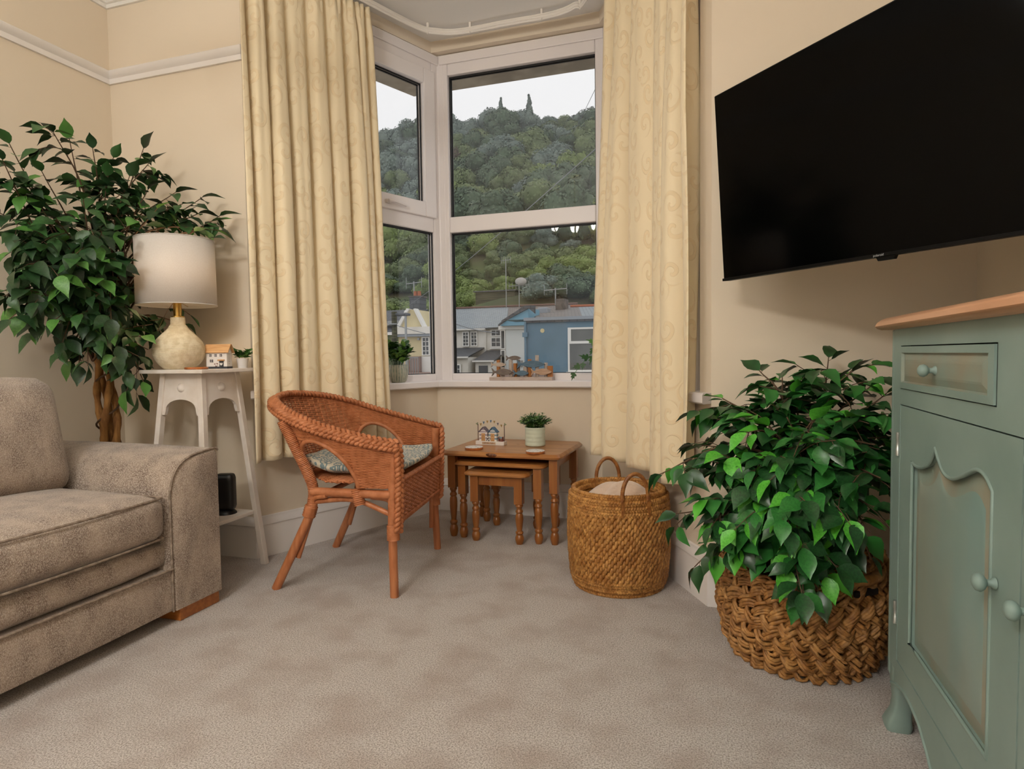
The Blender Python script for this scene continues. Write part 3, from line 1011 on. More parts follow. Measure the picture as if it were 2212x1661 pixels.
MB().lathe([(.001, 0), (.020, 0), (.026, .042), (.0265, .044), (.024, .044), (.0225, .038), (.001, .038)], 32).build('pot', M_whitep, pp, smooth=50)
tuft(pp, (0, 0, .036), 70, .036, .056, .030, [M_lf1, M_lf2, M_lf3], [5, 3, 3], 3, up=.7)

# black speaker on the shelf of the stand
M_blk = mat('black_plastic', '0d0d0e', .4, bump=.2, bscale=400, bdist=.001)
sk = thing('speaker', 'black rounded smart speaker on the stand shelf', 'speaker', (-2.085, 2.255, .256), math.radians(20))
mb = MB(); mb.rbox((0, 0, .098), (.085, .06, .165), .018, 8); mb.build('body', M_blk, sk, smooth=60)
mb = MB(); mb.lathe([(.001, 0), (.046, 0), (.044, .006), (.033, .018), (.001, .02)], 28); mb.build('base', M_blk, sk, smooth=50)

# ---------------------------------------------------------------- ficus tree in the corner
M_bark = mat('warm_bark', '80562c', .85, 'a87a42', 18, 5, bump=.7, bscale=50, bdist=.006, stretch=(3, 3, .6))
M_twig = mat('brown_twig', '5a4330', .8)
M_fd = mat('ficus_leaf_dark', '1d361c', .42, '274524', 12, 2)
M_fm = mat('ficus_leaf_mid', '2c5026', .42, '375d2e', 12, 2)
M_fl = mat('ficus_leaf_light', '477631', .42, '55853b', 12, 2)
TRK0 = Vector((-2.588, 2.11, 0))
tree = thing('ficus_tree', 'tall artificial ficus tree with twisted trunks in the room corner', 'tree', TRK0)
for k in range(4):
    a = 2 * PI * k / 4
    pts = []
    for i in range(15):
        z = .18 + i * .085
        ph = a + i * .36
        r = .026 + .012 * math.sin(i * .9 + k)
        if z > .95: r += (z - .95) * .16
        pts.append((r * math.cos(ph), r * math.sin(ph) - .02 * max(0, z - .9), z))
    tb = MB(); tb.tube(cmr(pts, 3), [.020 - .012 * i / 43 + .003 * math.sin(i * 1.7 + k) for i in range(43)], 8)
    tb.build('trunk', M_bark, tree, smooth=70)
vb = MB(); vb.tube([(.045 * math.cos(i * .42), .045 * math.sin(i * .42), .55 + i * .012) for i in range(40)], .0045, 5); vb.build('vine', M_twig, tree, smooth=60)
M_pot = mat('black_pot', '1c1b1a', .5)
MB().lathe([(.001, 0), (.09, 0), (.115, .20), (.12, .205), (.11, .205), (.105, .18), (.001, .18)], 32).build('pot', M_pot, tree, smooth=50)
LEFT = [[-2.445, 1.651, 1.746], [-2.415, 1.605, 1.671], [-2.465, 1.621, 1.49], [-2.493, 1.668, 1.605], [-2.449, 1.818, 1.843], [-2.537, 1.95, 1.868], [-2.527, 2.044, 1.858], [-2.518, 2.133, 1.844], [-2.441, 2.221, 1.903], [-2.391, 2.201, 1.826], [-2.286, 2.24, 1.698], [-2.197, 2.187, 1.627], [-2.106, 2.206, 1.524], [-2.053, 2.187, 1.468], [-2.063, 2.109, 1.484], [-2.384, 1.561, 1.181], [-2.376, 1.574, 1.1], [-2.342, 1.624, 1.3], [-2.399, 1.629, 1.254], [-2.389, 1.644, 1.389], [-2.279, 2.027, 0.858], [-2.25, 1.984, 0.965], [-2.26, 2.266, 1.152], [-2.251, 2.058, 1.101], [-2.37, 1.757, 1.021], [-2.323, 1.819, 0.931], [-2.264, 1.891, 0.966], [-2.387, 1.648, 1.155], [-2.3, 1.683, 1.103], [-2.418, 1.69, 1.603], [-2.433, 1.755, 1.673], [-2.277, 1.953, 1.619], [-2.278, 1.795, 1.564], [-2.291, 1.695, 1.475], [-2.205, 1.806, 1.439], [-2.221, 1.704, 1.321], [-2.207, 1.881, 1.345], [-2.317, 1.659, 1.387], [-2.229, 1.776, 1.193], [-2.232, 1.851, 1.11], [-2.237, 1.999, 1.532], [-2.228, 2.083, 1.587], [-2.272, 1.721, 1.224], [-2.276, 1.955, 1.247], [-2.44, 1.659, 1.647], [-2.421, 2.015, 1.723], [-2.296, 2.157, 1.309], [-2.257, 1.74, 1.122],
        [-2.70, 1.95, 1.5], [-2.74, 2.1, 1.35], [-2.7, 2.2, 1.55], [-2.55, 2.3, 1.4], [-2.45, 2.32, 1.5], [-2.72, 1.85, 1.25], [-2.6, 1.8, 1.45], [-2.25, 2.33, 1.62], [-2.15, 2.30, 1.57], [-2.08, 2.27, 1.52], [-2.2, 2.30, 1.68], [-2.13, 2.33, 1.60]] + [[-2.377, 1.747, 1.267], [-2.328, 1.812, 1.093], [-2.297, 1.851, 1.03], [-2.397, 1.804, 0.995], [-2.33, 2.015, 1.072], [-2.317, 2.09, 0.995], [-2.357, 2.09, 1.225], [-2.259, 1.898, 1.204], [-2.354, 1.693, 1.191], [-2.361, 1.632, 1.211], [-2.226, 1.78, 1.332], [-2.277, 1.715, 1.393], [-2.34, 1.956, 1.014], [-2.418, 1.859, 1.033], [-2.343, 2.18, 1.129], [-2.288, 2.266, 1.111], [-2.36, 2.011, 0.908], [-2.312, 2.035, 0.907], [-2.355, 1.692, 1.513], [-2.233, 1.927, 1.426], [-2.218, 1.789, 1.263], [-2.227, 1.858, 1.343], [-2.277, 2.029, 1.408], [-2.381, 1.826, 0.931], [-2.38, 1.657, 1.458], [-2.323, 2.128, 1.684], [-2.367, 2.078, 1.734]]
def in_room(p):
    if p.x < XL + .02 or p.y > YB - .02: return False
    if p.z < 1.5 and (p - Vector((-2.195, 2.135, 0))).xy.length < .175 and p.z > 1.16: return False
    if p.z < 1.2 and p.z > .88 and (p - Vector((-2.195, 2.135, 0))).xy.length < .13: return False
    if p.z < .95 and abs(p.x - SX) < .18 and abs(p.y - SY) < .18: return False
    return True
ATT = [(-2.588 + q[0], 2.09 + q[1], z) for z in (.95, 1.02, 1.1, 1.2, 1.3, 1.4) for q in ((.03, 0), (-.03, .02), (0, -.04))]
nleft = ficus(tree, None, LEFT, ATT, [M_fd, M_fm, M_fl], [11, 6, 2], .080, 21, in_room, M_twig=M_twig, sub=2, gap=.042)

# ---------------------------------------------------------------- wicker chair
M_wick = mat('orange_wicker', 'a5633c', .5, 'c07b52', 30, 4, .35, .65, spec=.4, bump=.3, bscale=160, bdist=.002)
M_cane = mat('orange_cane_pole', 'a8643c', .4, 'bd7a50', 12, 5, stretch=(4, 4, .5), coat=.15)
chair = thing('wicker_chair', 'orange-brown wicker tub armchair with arched openings', 'chair', (-1.5, 2.437, 0), math.radians(8.85))
HALF_R = [(.285, .312, .597), (.20, .335, .612), (.08, .348, .640), (-.05, .345, .675), (-.17, .315, .715), (-.27, .235, .748), (-.335, .12, .766), (-.352, 0, .772)]
HALF_B = [(.265, .298, .43), (.19, .303, .43), (.09, .300, .43), (-.02, .285, .43), (-.10, .25, .43), (-.165, .185, .43), (-.205, .09, .43), (-.215, 0, .43)]
def full(h):
    return [Vector((x, -y, z)) for x, y, z in h] + [Vector(p) for p in reversed(h[:-1])]
def param(pts, n=200):
    c = resample(cmr(pts, 12), .004)
    def f(u):
        x = max(0, min(1, u)) * (len(c) - 1)
        k = min(int(x), len(c) - 2)
        return c[k].lerp(c[k + 1], x - k)
    return f, sum((b - a).length for a, b in zip(c, c[1:]))
RIM, RL_ = param(full(HALF_R))
BAS, BL_ = param(full(HALF_B))
def shell(u, v):
    a, b = BAS(u), RIM(u)
    p = a.lerp(b, v)
    return p
def shell_n(u):
    t = RIM(min(1, u + .01)) - RIM(max(0, u - .01))
    n = Vector((t.y, -t.x, 0))
    return n.normalized() if n.length > 1e-6 else Vector((1, 0, 0))
HOLE_U = (.205, .795)
HW = .092
def hole(u, v):
    for c in HOLE_U:
        x = (u - c) / HW
        if abs(x) < 1 and v < .76 * math.sqrt(1 - x * x): return True
    return False
def weave(mb, S, N, nu, nv, hole, r, amp, stakes=True, sn=5):
    for j in range(nv):
        v = (j + .5) / nv
        seg = []
        for i in range(2 * nu + 1):
            u = i / (2 * nu)
            if hole and hole(u, v):
                if len(seg) > 1: mb.tube(seg, r, sn)
                seg = []
                continue
            s = (1 if ((i // 2 + j) % 2) else -1) if i % 2 == 0 else 0
            seg.append(S(u, v) + N(u) * (amp * s))
        if len(seg) > 1: mb.tube(seg, r, sn)
    if stakes:
        for i in range(nu + 1):
            u = i / nu
            seg = []
            for k in range(13):
                v = k / 12
                if hole and hole(u, v):
                    if len(seg) > 1: mb.tube(seg, r * 1.1, 5)
                    seg = []
                    continue
                seg.append(S(u, v))
            if len(seg) > 1: mb.tube(seg, r * 1.1, 5)
mb = MB()
weave(mb, shell, shell_n, 58, 36, hole, .0040, .0042)
bk = mb.build('woven_back', M_wick, chair, smooth=70)
bk['kind'] = 'stuff'
# arch edges of the two openings
for c in HOLE_U:
    pts = []
    for k in range(25):
        a = PI - PI * k / 24
        pts.append(shell(c + HW * math.cos(a), max(-.02, .76 * math.sin(a))))
    mb = MB(); wrapped(mb, pts, .0105, .006, 8); mb.build('arch_edge', M_wick, chair, smooth=60)
# plaited border along rim and down the front posts
def plait(mb, path, w, t, r, period, upf, ph0=0, n=6, flat=.7):
    p = resample(path, period / 10)
    k = len(p)
    for s in range(3):
        out = []
        for i in range(k):
            a = p[max(0, i - 1)]; b = p[min(k - 1, i + 1)]
            tg = (b - a).normalized()
            n1 = upf(i / (k - 1))
            n1 = (n1 - tg * n1.dot(tg)).normalized()
            n2 = tg.cross(n1)
            ph = 2 * PI * (i / 10.0) + 2 * PI * s / 3 + ph0
            out.append(p[i] + n2 * (w * math.sin(ph)) + n1 * (t * math.sin(2 * ph)))
        mb.tube(out, r, n)
rimpath = [RIM(i / 120) + Vector((0, 0, .012)) for i in range(121)]
mb = MB(); plait(mb, rimpath, .019, .006, .0088, .064, lambda t: Vector((0, 0, 1)) + shell_n(t) * -.5); plait(mb, [p + shell_n(i / 120) * -.012 + Vector((0, 0, -.016)) for i, p in enumerate(rimpath)], .010, .006, .008, .055, lambda t: shell_n(t) * -1 + Vector((0, 0, .3)), 1.0)
mb.build('plaited_border', M_wick, chair, smooth=70)
for s in (-1, 1):
    # front post: pole bound with cane, plaited face
    pole = [Vector((.262, s * .300, .60)), Vector((.258, s * .298, .45)), Vector((.252, s * .300, .25)), Vector((.258, s * .312, 0))]
    po = MB(); po.tube(cmr(pole, 6), .0175, 12); lo_ = po.build('leg', M_cane, chair, smooth=60)
    sp = MB(); sp.tube([(.245, s * .272, .30), (.238, s * .280, .115)], .0115, 8); sp.build('splint', M_cane, lo_, smooth=60)
    bd = MB(); wrapped(bd, cmr(pole[:3], 8), .021, .007, 10); wrapped(bd, [(.253, s * .295, .285), (.2535, s * .297, .225)], .027, .009, 12); bd.build('binding', M_wick, lo_, smooth=60)
    pl = MB()
    fp = cmr([(.285, s * .318, .600), (.289, s * .312, .56), (.287, s * .306, .45), (.283, s * .306, .33), (.278, s * .306, .26)], 8)
    plait(pl, fp, .013, .006, .0095, .060, lambda t, s=s: Vector((.9, s * .5, 0)))
    pl.build('plaited_edge', M_wick, lo_, smooth=70)
    # rear leg: splayed pole rising to the rim
    rp_ = [Vector((-.262, s * .285, 0)), Vector((-.165, s * .272, .20)), Vector((-.105, s * .262, .335)), Vector((-.100, s * .262, .43)), Vector((-.145, s * .300, .58)), Vector((-.195, s * .315, .70))]
    po = MB(); po.tube(cmr(rp_, 6), .0185, 12); lo_ = po.build('leg', M_cane, chair, smooth=60)
    sp = MB(); sp.tube([(-.115, s * .248, .30), (-.175, s * .256, .125)], .0115, 8); sp.build('splint', M_cane, lo_, smooth=60)
    bd = MB(); wrapped(bd, cmr(rp_[2:], 8), .0225, .007, 10); wrapped(bd, [(-.120, s * .264, .30), (-.106, s * .262, .345)], .028, .009, 12); bd.build('binding', M_wick, lo_, smooth=60)
    # side rail, brackets
    rl2 = MB(); wrapped(rl2, [(-.10, s * .27, .405), (.25, s * .30, .405)], .019, .007, 10); wrapped(rl2, [(.10, s * .288, .425), (.115, s * .29, .36)], .024, .008, 10)
    rl2.build('side_rail', M_wick, chair, smooth=60)
    for x0, x1 in ((-.105, -.03), (.252, .16)):
        br = MB(); br.tube(cmr([(x0, s * (.265 if x0 < 0 else .298), .335), ((x0 * .75 + x1 * .25), s * .275, .378), (x1, s * .285, .392)], 6), .0105, 8); br.build('bracket', M_cane, chair, smooth=60)
    sb = MB(); sb.tube(cmr([(-.10, s * .262, .362), (.08, s * .27, .375), (.25, s * .298, .325)], 6), .0115, 8); sb.build('stretcher', M_cane, chair, smooth=60)
mb = MB(); mb.tube([(-.10, -.262, .37), (-.10, .262, .37)], .0125, 8); mb.tube([(.245, -.298, .36), (.245, .298, .36)], .0125, 8); mb.build('cross_rail', M_cane, chair, smooth=60)
# woven seat and front skirt
def seat(u, v):
    x = -.19 + .475 * u
    hw = .298 - max(0, -.02 - x) * 1.0
    return Vector((x, -hw + 2 * hw * v, .452 + .012 * math.sin(PI * v) * 0 ))
mb = MB(); weave(mb, seat, lambda u: Vector((0, 0, 1)), 18, 62, None, .0042, .004, sn=4); so = mb.build('woven_seat', M_wick, chair, smooth=70); so['kind'] = 'stuff'
def skirt(u, v):
    y = -.300 + .600 * u
    return Vector((.285 - .012 * (1 - v), y, .298 + .165 * v - 0 * u))
mb = MB(); weave(mb, skirt, lambda u: Vector((1, 0, 0)), 26, 20, None, .0040, .0042)
so = mb.build('woven_skirt', M_wick, chair, smooth=70); so['kind'] = 'stuff'
mb = MB()
plait(mb, [(.286, -.30, .462), (.286, .30, .462)], .006, .004, .0058, .035, lambda t: Vector((1, 0, 1)))
plait(mb, [(.275, -.30, .295), (.275, .30, .295)], .006, .004, .0058, .035, lambda t: Vector((1, 0, -.3)))
mb.build('skirt_edging', M_wick, chair, smooth=70)

# cushion with ring print
M_cush = mat('blue_ring_print', 'cfc4ae', .8, sheen=.2)
nt, b = mnode(M_cush)
tc = nt.nodes.new('ShaderNodeTexCoord')
vo = nt.nodes.new('ShaderNodeTexVoronoi'); vo.inputs['Scale'].default_value = 38; vo.voronoi_dimensions = '2D'; vo.inputs['Randomness'].default_value = .9
nt.links.new(tc.outputs['Object'], vo.inputs['Vector'])
vo2 = nt.nodes.new('ShaderNodeTexVoronoi'); vo2.inputs['Scale'].default_value = 30; vo2.voronoi_dimensions = '2D'; vo2.inputs['Randomness'].default_value = 1
mp = nt.nodes.new('ShaderNodeMapping'); mp.inputs['Location'].default_value = (3.1, 1.7, 0)
nt.links.new(tc.outputs['Object'], mp.inputs[0]); nt.links.new(mp.outputs[0], vo2.inputs['Vector'])
def ringv(v, a, w):
    d = nt.nodes.new('ShaderNodeMath'); d.operation = 'SUBTRACT'; nt.links.new(v.outputs['Distance'], d.inputs[0]); d.inputs[1].default_value = a
    e = nt.nodes.new('ShaderNodeMath'); e.operation = 'ABSOLUTE'; nt.links.new(d.outputs[0], e.inputs[0])
    g = nt.nodes.new('ShaderNodeMath'); g.operation = 'LESS_THAN'; nt.links.new(e.outputs[0], g.inputs[0]); g.inputs[1].default_value = w
    return g.outputs[0]
mxx = nt.nodes.new('ShaderNodeMath'); mxx.operation = 'MAXIMUM'
nt.links.new(ringv(vo, .36, .10), mxx.inputs[0]); nt.links.new(ringv(vo2, .33, .075), mxx.inputs[1])
cm = nt.nodes.new('ShaderNodeMix'); cm.data_type = 'RGBA'
nt.links.new(mxx.outputs[0], cm.inputs[0]); cm.inputs[6].default_value = lin('cfc6b2'); cm.inputs[7].default_value = lin('6f8388')
nt.links.new(cm.outputs[2], b.inputs['Base Color'])
M_cpipe = mat('blue_grey_piping', '7f8f92', .8)
cu = thing('cushion', 'thin blue ring-patterned seat cushion in the wicker chair', 'cushion', (-1.5 + .06 * .988, 2.437 + .06 * .154, .462), math.radians(8.85))
def pad(q):
    ex = abs(q.x) / .22; ey = abs(q.y) / .26
    q = q.copy()
    q.z += .028 * max(0, ex - .55) + .02 * max(0, ey - .5) + .035 * max(0, (q.y > 0) * (ey - .5)) + (.06 * max(0, (-q.x) / .22 - .45))
    return q
mb = MB(); mb.rbox((0, 0, .026), (.42, .48, .042), .02, 16, bulge=(-.012, -.012, .010), fn=pad); co_ = mb.build('pad', M_cush, cu, smooth=80)
ring = []
for k in range(48):
    a = 2 * PI * k / 48
    sx = math.copysign(abs(math.cos(a)) ** .35, math.cos(a)); sy = math.copysign(abs(math.sin(a)) ** .35, math.sin(a))
    p = pad(Vector((sx * .208, sy * .238, 0)))
    ring.append(p + Vector((0, 0, .028)))
mb = MB(); mb.tube(ring, .0045, 6, closed=True); mb.build('piping', M_cpipe, cu, smooth=60)

# ---------------------------------------------------------------- nest of tables
def pine(name, c1, c2, along):
    M = mat(name, c1, .32, c2, 3.5, 6, .38, .64, coat=.25, stretch=((.5, 7, 7) if along == 'x' else (7, 7, .5)), bump=.08, bscale=60)
    return M
M_pinet = pine('honey_pine_top', '9c6330', 'b37b46', 'x')
M_pinel = pine('honey_pine_leg', '8b5122', 'a36831', 'z')
M_knot = mat('dark_pine_knot', '4f2a12', .4, '7a4520', 80, 3)
def turned(mb, x, y, h):
    hb = h * .40
    mb.bx(x - .021, x + .021, y - .021, y + .021, h - hb, h)
    z1 = h - hb
    p = [(.012, z1), (.018, z1 - .002), (.020, z1 - .010), (.015, z1 - .018), (.013, z1 - .026), (.018, z1 - .033), (.0195, z1 - .04), (.015, z1 - .048), (.019, z1 - .058), (.0205, z1 - .075),
         (.020, z1 * .60), (.0165, z1 * .44), (.014, z1 * .36), (.0135, z1 * .33), (.019, z1 * .31), (.0205, z1 * .285), (.018, z1 * .25), (.015, z1 * .235), (.018, z1 * .215), (.022, z1 * .16), (.022, z1 * .10), (.019, z1 * .04), (.016, 0), (.001, 0)]
    mb.lathe(list(reversed(p)), 18, (x, y, 0))
def table(label, x0, x1, y0, y1, zt, th, over, lx, ly):
    cx, cy = (x0 + x1) / 2, (y0 + y1) / 2
    t = thing('nest_table', label, 'table', (cx, cy, 0), math.radians(-1.4), 'nest of pine tables')
    w, d = x1 - x0, y1 - y0
    c = .03
    out = [(-w / 2 + c, -d / 2), (w / 2 - c, -d / 2), (w / 2 - c * .3, -d / 2 + c * .3), (w / 2, -d / 2 + c), (w / 2, d / 2 - c), (w / 2 - c * .3, d / 2 - c * .3), (w / 2 - c, d / 2), (-w / 2 + c, d / 2), (-w / 2 + c * .3, d / 2 - c * .3), (-w / 2, d / 2 - c), (-w / 2, -d / 2 + c), (-w / 2 + c * .3, -d / 2 + c * .3)]
    # moulded edge: stacked rings
    rings = [(-.008, zt - th), (-.002, zt - th + .003), (0, zt - th * .55), (-.003, zt - th * .35), (-.009, zt - .004), (-.012, zt)]
    vs, fs = [], []
    k = len(out)
    for off, z in rings:
        for (a, b) in out:
            L = math.hypot(a, b)
            vs.append((a + (off if a > 0 else -off), b + (off if b > 0 else -off), z))
    for i in range(len(rings) - 1):
        for j in range(k):
            j2 = (j + 1) % k
            fs.append((i * k + j, i * k + j2, (i + 1) * k + j2, (i + 1) * k + j))
    fs += [tuple(range(k - 1, -1, -1)), tuple((len(rings) - 1) * k + j for j in range(k))]
    top = MB().add(vs, fs).build('top', M_pinet, t, smooth=40)
    h = zt - th
    for sx in (-1, 1):
        for sy in (-1, 1):
            q = MB(); turned(q, sx * lx, sy * ly, h); q.build('leg', M_pinel, t, smooth=40, bevel=0)
    return t, h, top
TX, TY = -1.022, 3.215
t, h, tp_ = table('largest honey pine nest table under the window', TX - .322, TX + .322, 2.955, 3.475, .458, .026, .03, .276, .205)
MB().bx(-.262, -.25, -.20, .20, h - .065, h).build('apron', M_pinel, t, smooth=0); MB().bx(.25, .262, -.20, .20, h - .065, h).build('apron', M_pinel, t, smooth=0); MB().bx(-.25, .25, .20, .212, h - .065, h).build('apron', M_pinel, t, smooth=0)
kn = MB(); kn.ball((-.035, -.2585, h + .012), (.028, .004, .010), 14, 8); kn.ball((-.05, -.2585, h + .015), (.018, .0045, .008), 12, 6); kn.build('knot', M_knot, tp_, smooth=80)
for kx, ky, sz in ((.0, .06, .016), (.24, .08, .013), (.19, -.08, .012)):
    kn = MB(); kn.ball((kx, ky, .4572), (sz, sz * .35, .0012), 14, 6); kn.build('knot', M_knot, tp_, smooth=80)
t, h, _ = table('middle-sized pine nest table tucked under the largest', TX - .260, TX + .238, 2.965, 3.37, .404, .022, .03, .205, .165)
MB().bx(-.20, .20, .16, .17, h - .05, h).build('apron', M_pinel, t, smooth=0)
t, h, _ = table('smallest pine nest table at the front of the nest', TX - .190, TX + .158, 2.925, 3.31, .362, .022, .03, .118, .15)
MB().bx(-.10, .10, -.156, -.144, h - .05, h).build('apron', M_pinel, t, smooth=0); MB().bx(-.10, .10, .144, .156, h - .05, h).build('apron', M_pinel, t, smooth=0)

# beach hut ornament
M_hutb = mat('hut_blue', '4c6a86', .6); M_hutm = mat('hut_mauve', '6b5f68', .6); M_hlil = mat('hut_lilac', 'a99aa4', .6); M_teal = mat('hut_pale_blue', '7f9aa8', .6)
M_ochre = mat('ochre_paint', 'a3803c', .6); M_sage = mat('sage_paint', '8a8f6c', .6); M_pole = mat('dark_red_pole', '5a3a34', .6); M_print = mat('brown_print', '7a5a48', .7)
bh = thing('beach_hut_ornament', 'wooden ornament of two striped beach huts under bunting', 'ornament', (-1.165, 3.235, .458), math.radians(-4))
base = MB(); base.bx(-.085, .085, -.022, .022, 0, .020); bo = base.build('plinth', M_ornw, bh, smooth=0, bevel=.001)
MB().bx(-.045, .035, -.0228, -.021, .004, .016).build('name_plate', mat('bare_wood_plate', 'c9a888', .7), bo, smooth=0)
for k in range(9):
    x = -.034 + k * .0068 + (.004 if k > 4 else 0)
    MB().bx(x, x + .0038, -.0232, -.0225, .0075 + .001 * (k % 3), .0125 + .001 * (k % 2)).build('letter', M_print, bo, smooth=0)
for x, mr, ms in ((-.042, M_hutm, M_hlil), (.014, M_hutb, M_teal)):
    bd = MB()
    w = .024
    for k in range(5):
        bd.bx(x - w, x + w, -.012, .012, .020 + k * .0095, .020 + (k + 1) * .0095, mi=(k + 1) % 2)
    hb = bd.build('hut', [ms, M_ornw], bh, smooth=0)
    g = MB(); g.prism([(x - w, .0675), (x + w, .0675), (x, .092)], lambda a, b, d: (a, d, b), -.0125, .012); g.build('gable', ms, hb, smooth=0)
    g = MB(); g.bx(x - .014, x + .014, -.0135, -.011, .074, .080); g.build('gable_stripe', M_ornw, hb, smooth=0)
    g = MB(); g.bx(x - .011, x + .011, -.0145, -.011, .020, .062); do = g.build('door', M_woodl, hb, smooth=0)
    g = MB(); g.ball((x, -.0148, .05), .0018, 8, 6); g.build('peephole', M_dark, do, smooth=60)
    for s in (-1, 1):
        g = MB(); g.box((x + s * .0145, -.001, .0825), (.039, .034, .004), Matrix.Rotation(s * math.radians(45.5), 3, 'Y')); g.build('roof_slope', mr, hb, smooth=0)
for s in (-1, 1):
    g = MB(); g.tube([(s * .079, 0, .018), (s * .079, 0, .112)], .0022, 8); fo = g.build('flag_pole', M_pole, bh, smooth=60)
    g = MB(); g.prism([(s * .079, .122), (s * .079, .104), (s * .093, .113)] if s > 0 else [(s * .079, .122), (s * .093, .113), (s * .079, .104)], lambda a, b, d: (a, d, b), -.0015, .0015); g.build('flag', M_sage, fo, smooth=0)
bun = [(-.062, .110, M_ochre), (-.044, .120, M_hutb), (-.022, .126, M_ochre), (-.001, .129, M_hutb), (.020, .126, M_ochre), (.041, .115, M_hutm), (.062, .106, M_ochre)]
g = MB(); g.tube(cmr([(-.079, 0, .116)] + [(x, 0, z + .006) for x, z, _ in bun] + [(.079, 0, .114)], 4), .0006, 4); wi = g.build('bunting_wire', M_ornw, bh, smooth=60)
for x, z, q in bun:
    g = MB(); g.prism([(x - .006, z + .006), (x, z - .009), (x + .006, z + .006)], lambda a, b, d: (a, d, b), -.0012, .0012); g.build('pennant', q, wi, smooth=0)
g = MB(); g.tube([(-.014 + .009 * math.cos(2 * PI * k / 24), -.016, .031 + .009 * math.sin(2 * PI * k / 24)) for k in range(24)], .0035, 8, closed=True); rr = g.build('life_ring', M_ornw, bh, smooth=60)
for k in range(4):
    a0 = 2 * PI * (k + .5) / 4 - .25
    g = MB(); g.tube([(-.014 + .009 * math.cos(a0 + t_ * .12), -.0163, .031 + .009 * math.sin(a0 + t_ * .12)) for t_ in range(5)], .0038, 8); g.build('ring_band', M_dark, rr, smooth=60)
g = MB(); g.bx(.047, .073, -.009, .008, .020, .025); g.bx(.047, .050, -.008, .006, .025, .045); g.bx(.069, .072, -.008, .006, .025, .045); g.bx(.047, .072, -.007, .006, .030, .0335); g.build('bench', M_redp, bh, smooth=0)
g = MB(); g.bx(.050, .070, -.004, .005, .036, .044); g.build('bench_back', M_teal, bh, smooth=0)

# plant in ribbed pale pot
M_pmint = mat('pale_mint_glaze', 'cfd8c4', .45)
pt = thing('potted_plant', 'fine-leaved plant in ribbed pale mint pot on the pine table', 'plant', (-.915, 3.245, .458))
prof = [(.001, 0), (.050, 0), (.054, .004)]
for k in range(20):
    z = .006 + k * .0046
    prof.append((.0545 + .0006 * math.sin(k * 1.35), z))
prof += [(.056, .100), (.054, .102), (.050, .100), (.049, .088), (.001, .088)]
MB().lathe(prof, 40).build('pot', M_pmint, pt, smooth=60)
tuft(pt, (0, 0, .088), 1500, .098, .095, .013, [M_lf1, M_lf2, M_lf3], [5, 2, 5], 8, stemn=150, up=.5)

# two white topped coasters
M_ctop = mat('speckled_white_top', 'ddd7d2', .5)
nt, b = mnode(M_ctop)
tc = nt.nodes.new('ShaderNodeTexCoord'); vo = nt.nodes.new('ShaderNodeTexVoronoi'); vo.inputs['Scale'].default_value = 55
nt.links.new(tc.outputs['Object'], vo.inputs['Vector'])
g_ = nt.nodes.new('ShaderNodeMath'); g_.operation = 'LESS_THAN'; nt.links.new(vo.outputs['Distance'], g_.inputs[0]); g_.inputs[1].default_value = .22
cm = nt.nodes.new('ShaderNodeMix'); cm.data_type = 'RGBA'; nt.links.new(g_.outputs[0], cm.inputs[0]); cm.inputs[6].default_value = lin('ddd7d2'); cm.inputs[7].default_value = lin('5f5a58')
nt.links.new(cm.outputs[2], b.inputs['Base Color'])
for lab, x, y in (('white-topped coaster in front of the beach hut ornament', -1.195, 3.05), ('white-topped coaster in front of the mint pot', -.845, 2.995)):
    c_ = thing('coaster', lab, 'coaster', (x, y, .458), 0, 'coasters on the pine table')
    MB().lathe([(.001, 0), (.046, 0), (.048, .002), (.048, .010), (.046, .0115), (.001, .0115)], 40).build('wood_disc', M_woodo, c_, smooth=40)
    MB().lathe([(.001, .0115), (.0465, .0115), (.0465, .0135), (.001, .014)], 40).build('printed_top', M_ctop, c_, smooth=40)

# ---------------------------------------------------------------- seagrass laundry basket
M_grass = mat('seagrass', 'a0692c', .6, 'c99450', 28, 4, .36, .64, bump=.4, bscale=120, bdist=.003, col3='7f4f1f', n3=90, f3=.6)
M_inner = mat('weave_gap_shade', '4c3014', .9)  # dark core colour stands in for shade in the weave gaps
BX, BY = -.372, 2.575
sb = thing('seagrass_basket', 'round seagrass basket with two hooped handles beside the curtain', 'basket', (BX, BY, 0))
def brad(z):
    t = z / .40
    return .188 + .016 * math.sin(PI * min(1, t) * .9) - .010 * max(0, .06 - z) / .06
mb = MB()
mb.lathe([(.001, .006), (.180, .006)] + [(brad(z) - .012, z) for z in (.02, .1, .2, .3, .385)] + [(brad(.385) - .020, .385)] + [(brad(z) - .022, z) for z in (.3, .2, .1, .02)] + [(.001, .02)], 48)
mb.build('wall_core', M_inner, sb, smooth=60)
R = random.Random(4)
st_ = MB()
rows, cols = 17, 58
for j in range(rows):
    z = .062 + j * (.312 - .062) / (rows - 1)
    for i in range(cols):
        a = 2 * PI * (i + .5 * (j % 2) + .05 * j + R.uniform(-.06, .06)) / cols
        r = brad(z) - .003 + R.uniform(-.0015, .0015)
        zz = z + R.uniform(-.0015, .0015)
        er, et = Vector((math.cos(a), math.sin(a), 0)), Vector((-math.sin(a), math.cos(a), 0))
        ln = .0195 * R.uniform(.9, 1.15)
        d = (Vector((0, 0, 1)) + et * .26).normalized()
        c = er * r + Vector((0, 0, zz))
        st_.tube([c - d * ln - er * .007, c - d * ln * .4 + er * .003, c + d * ln * .4 + er * .003, c + d * ln - er * .007], [.0040, .0094, .0094, .0040], 6)
so = st_.build('woven_body', M_grass, sb, smooth=80); so['kind'] = 'stuff'
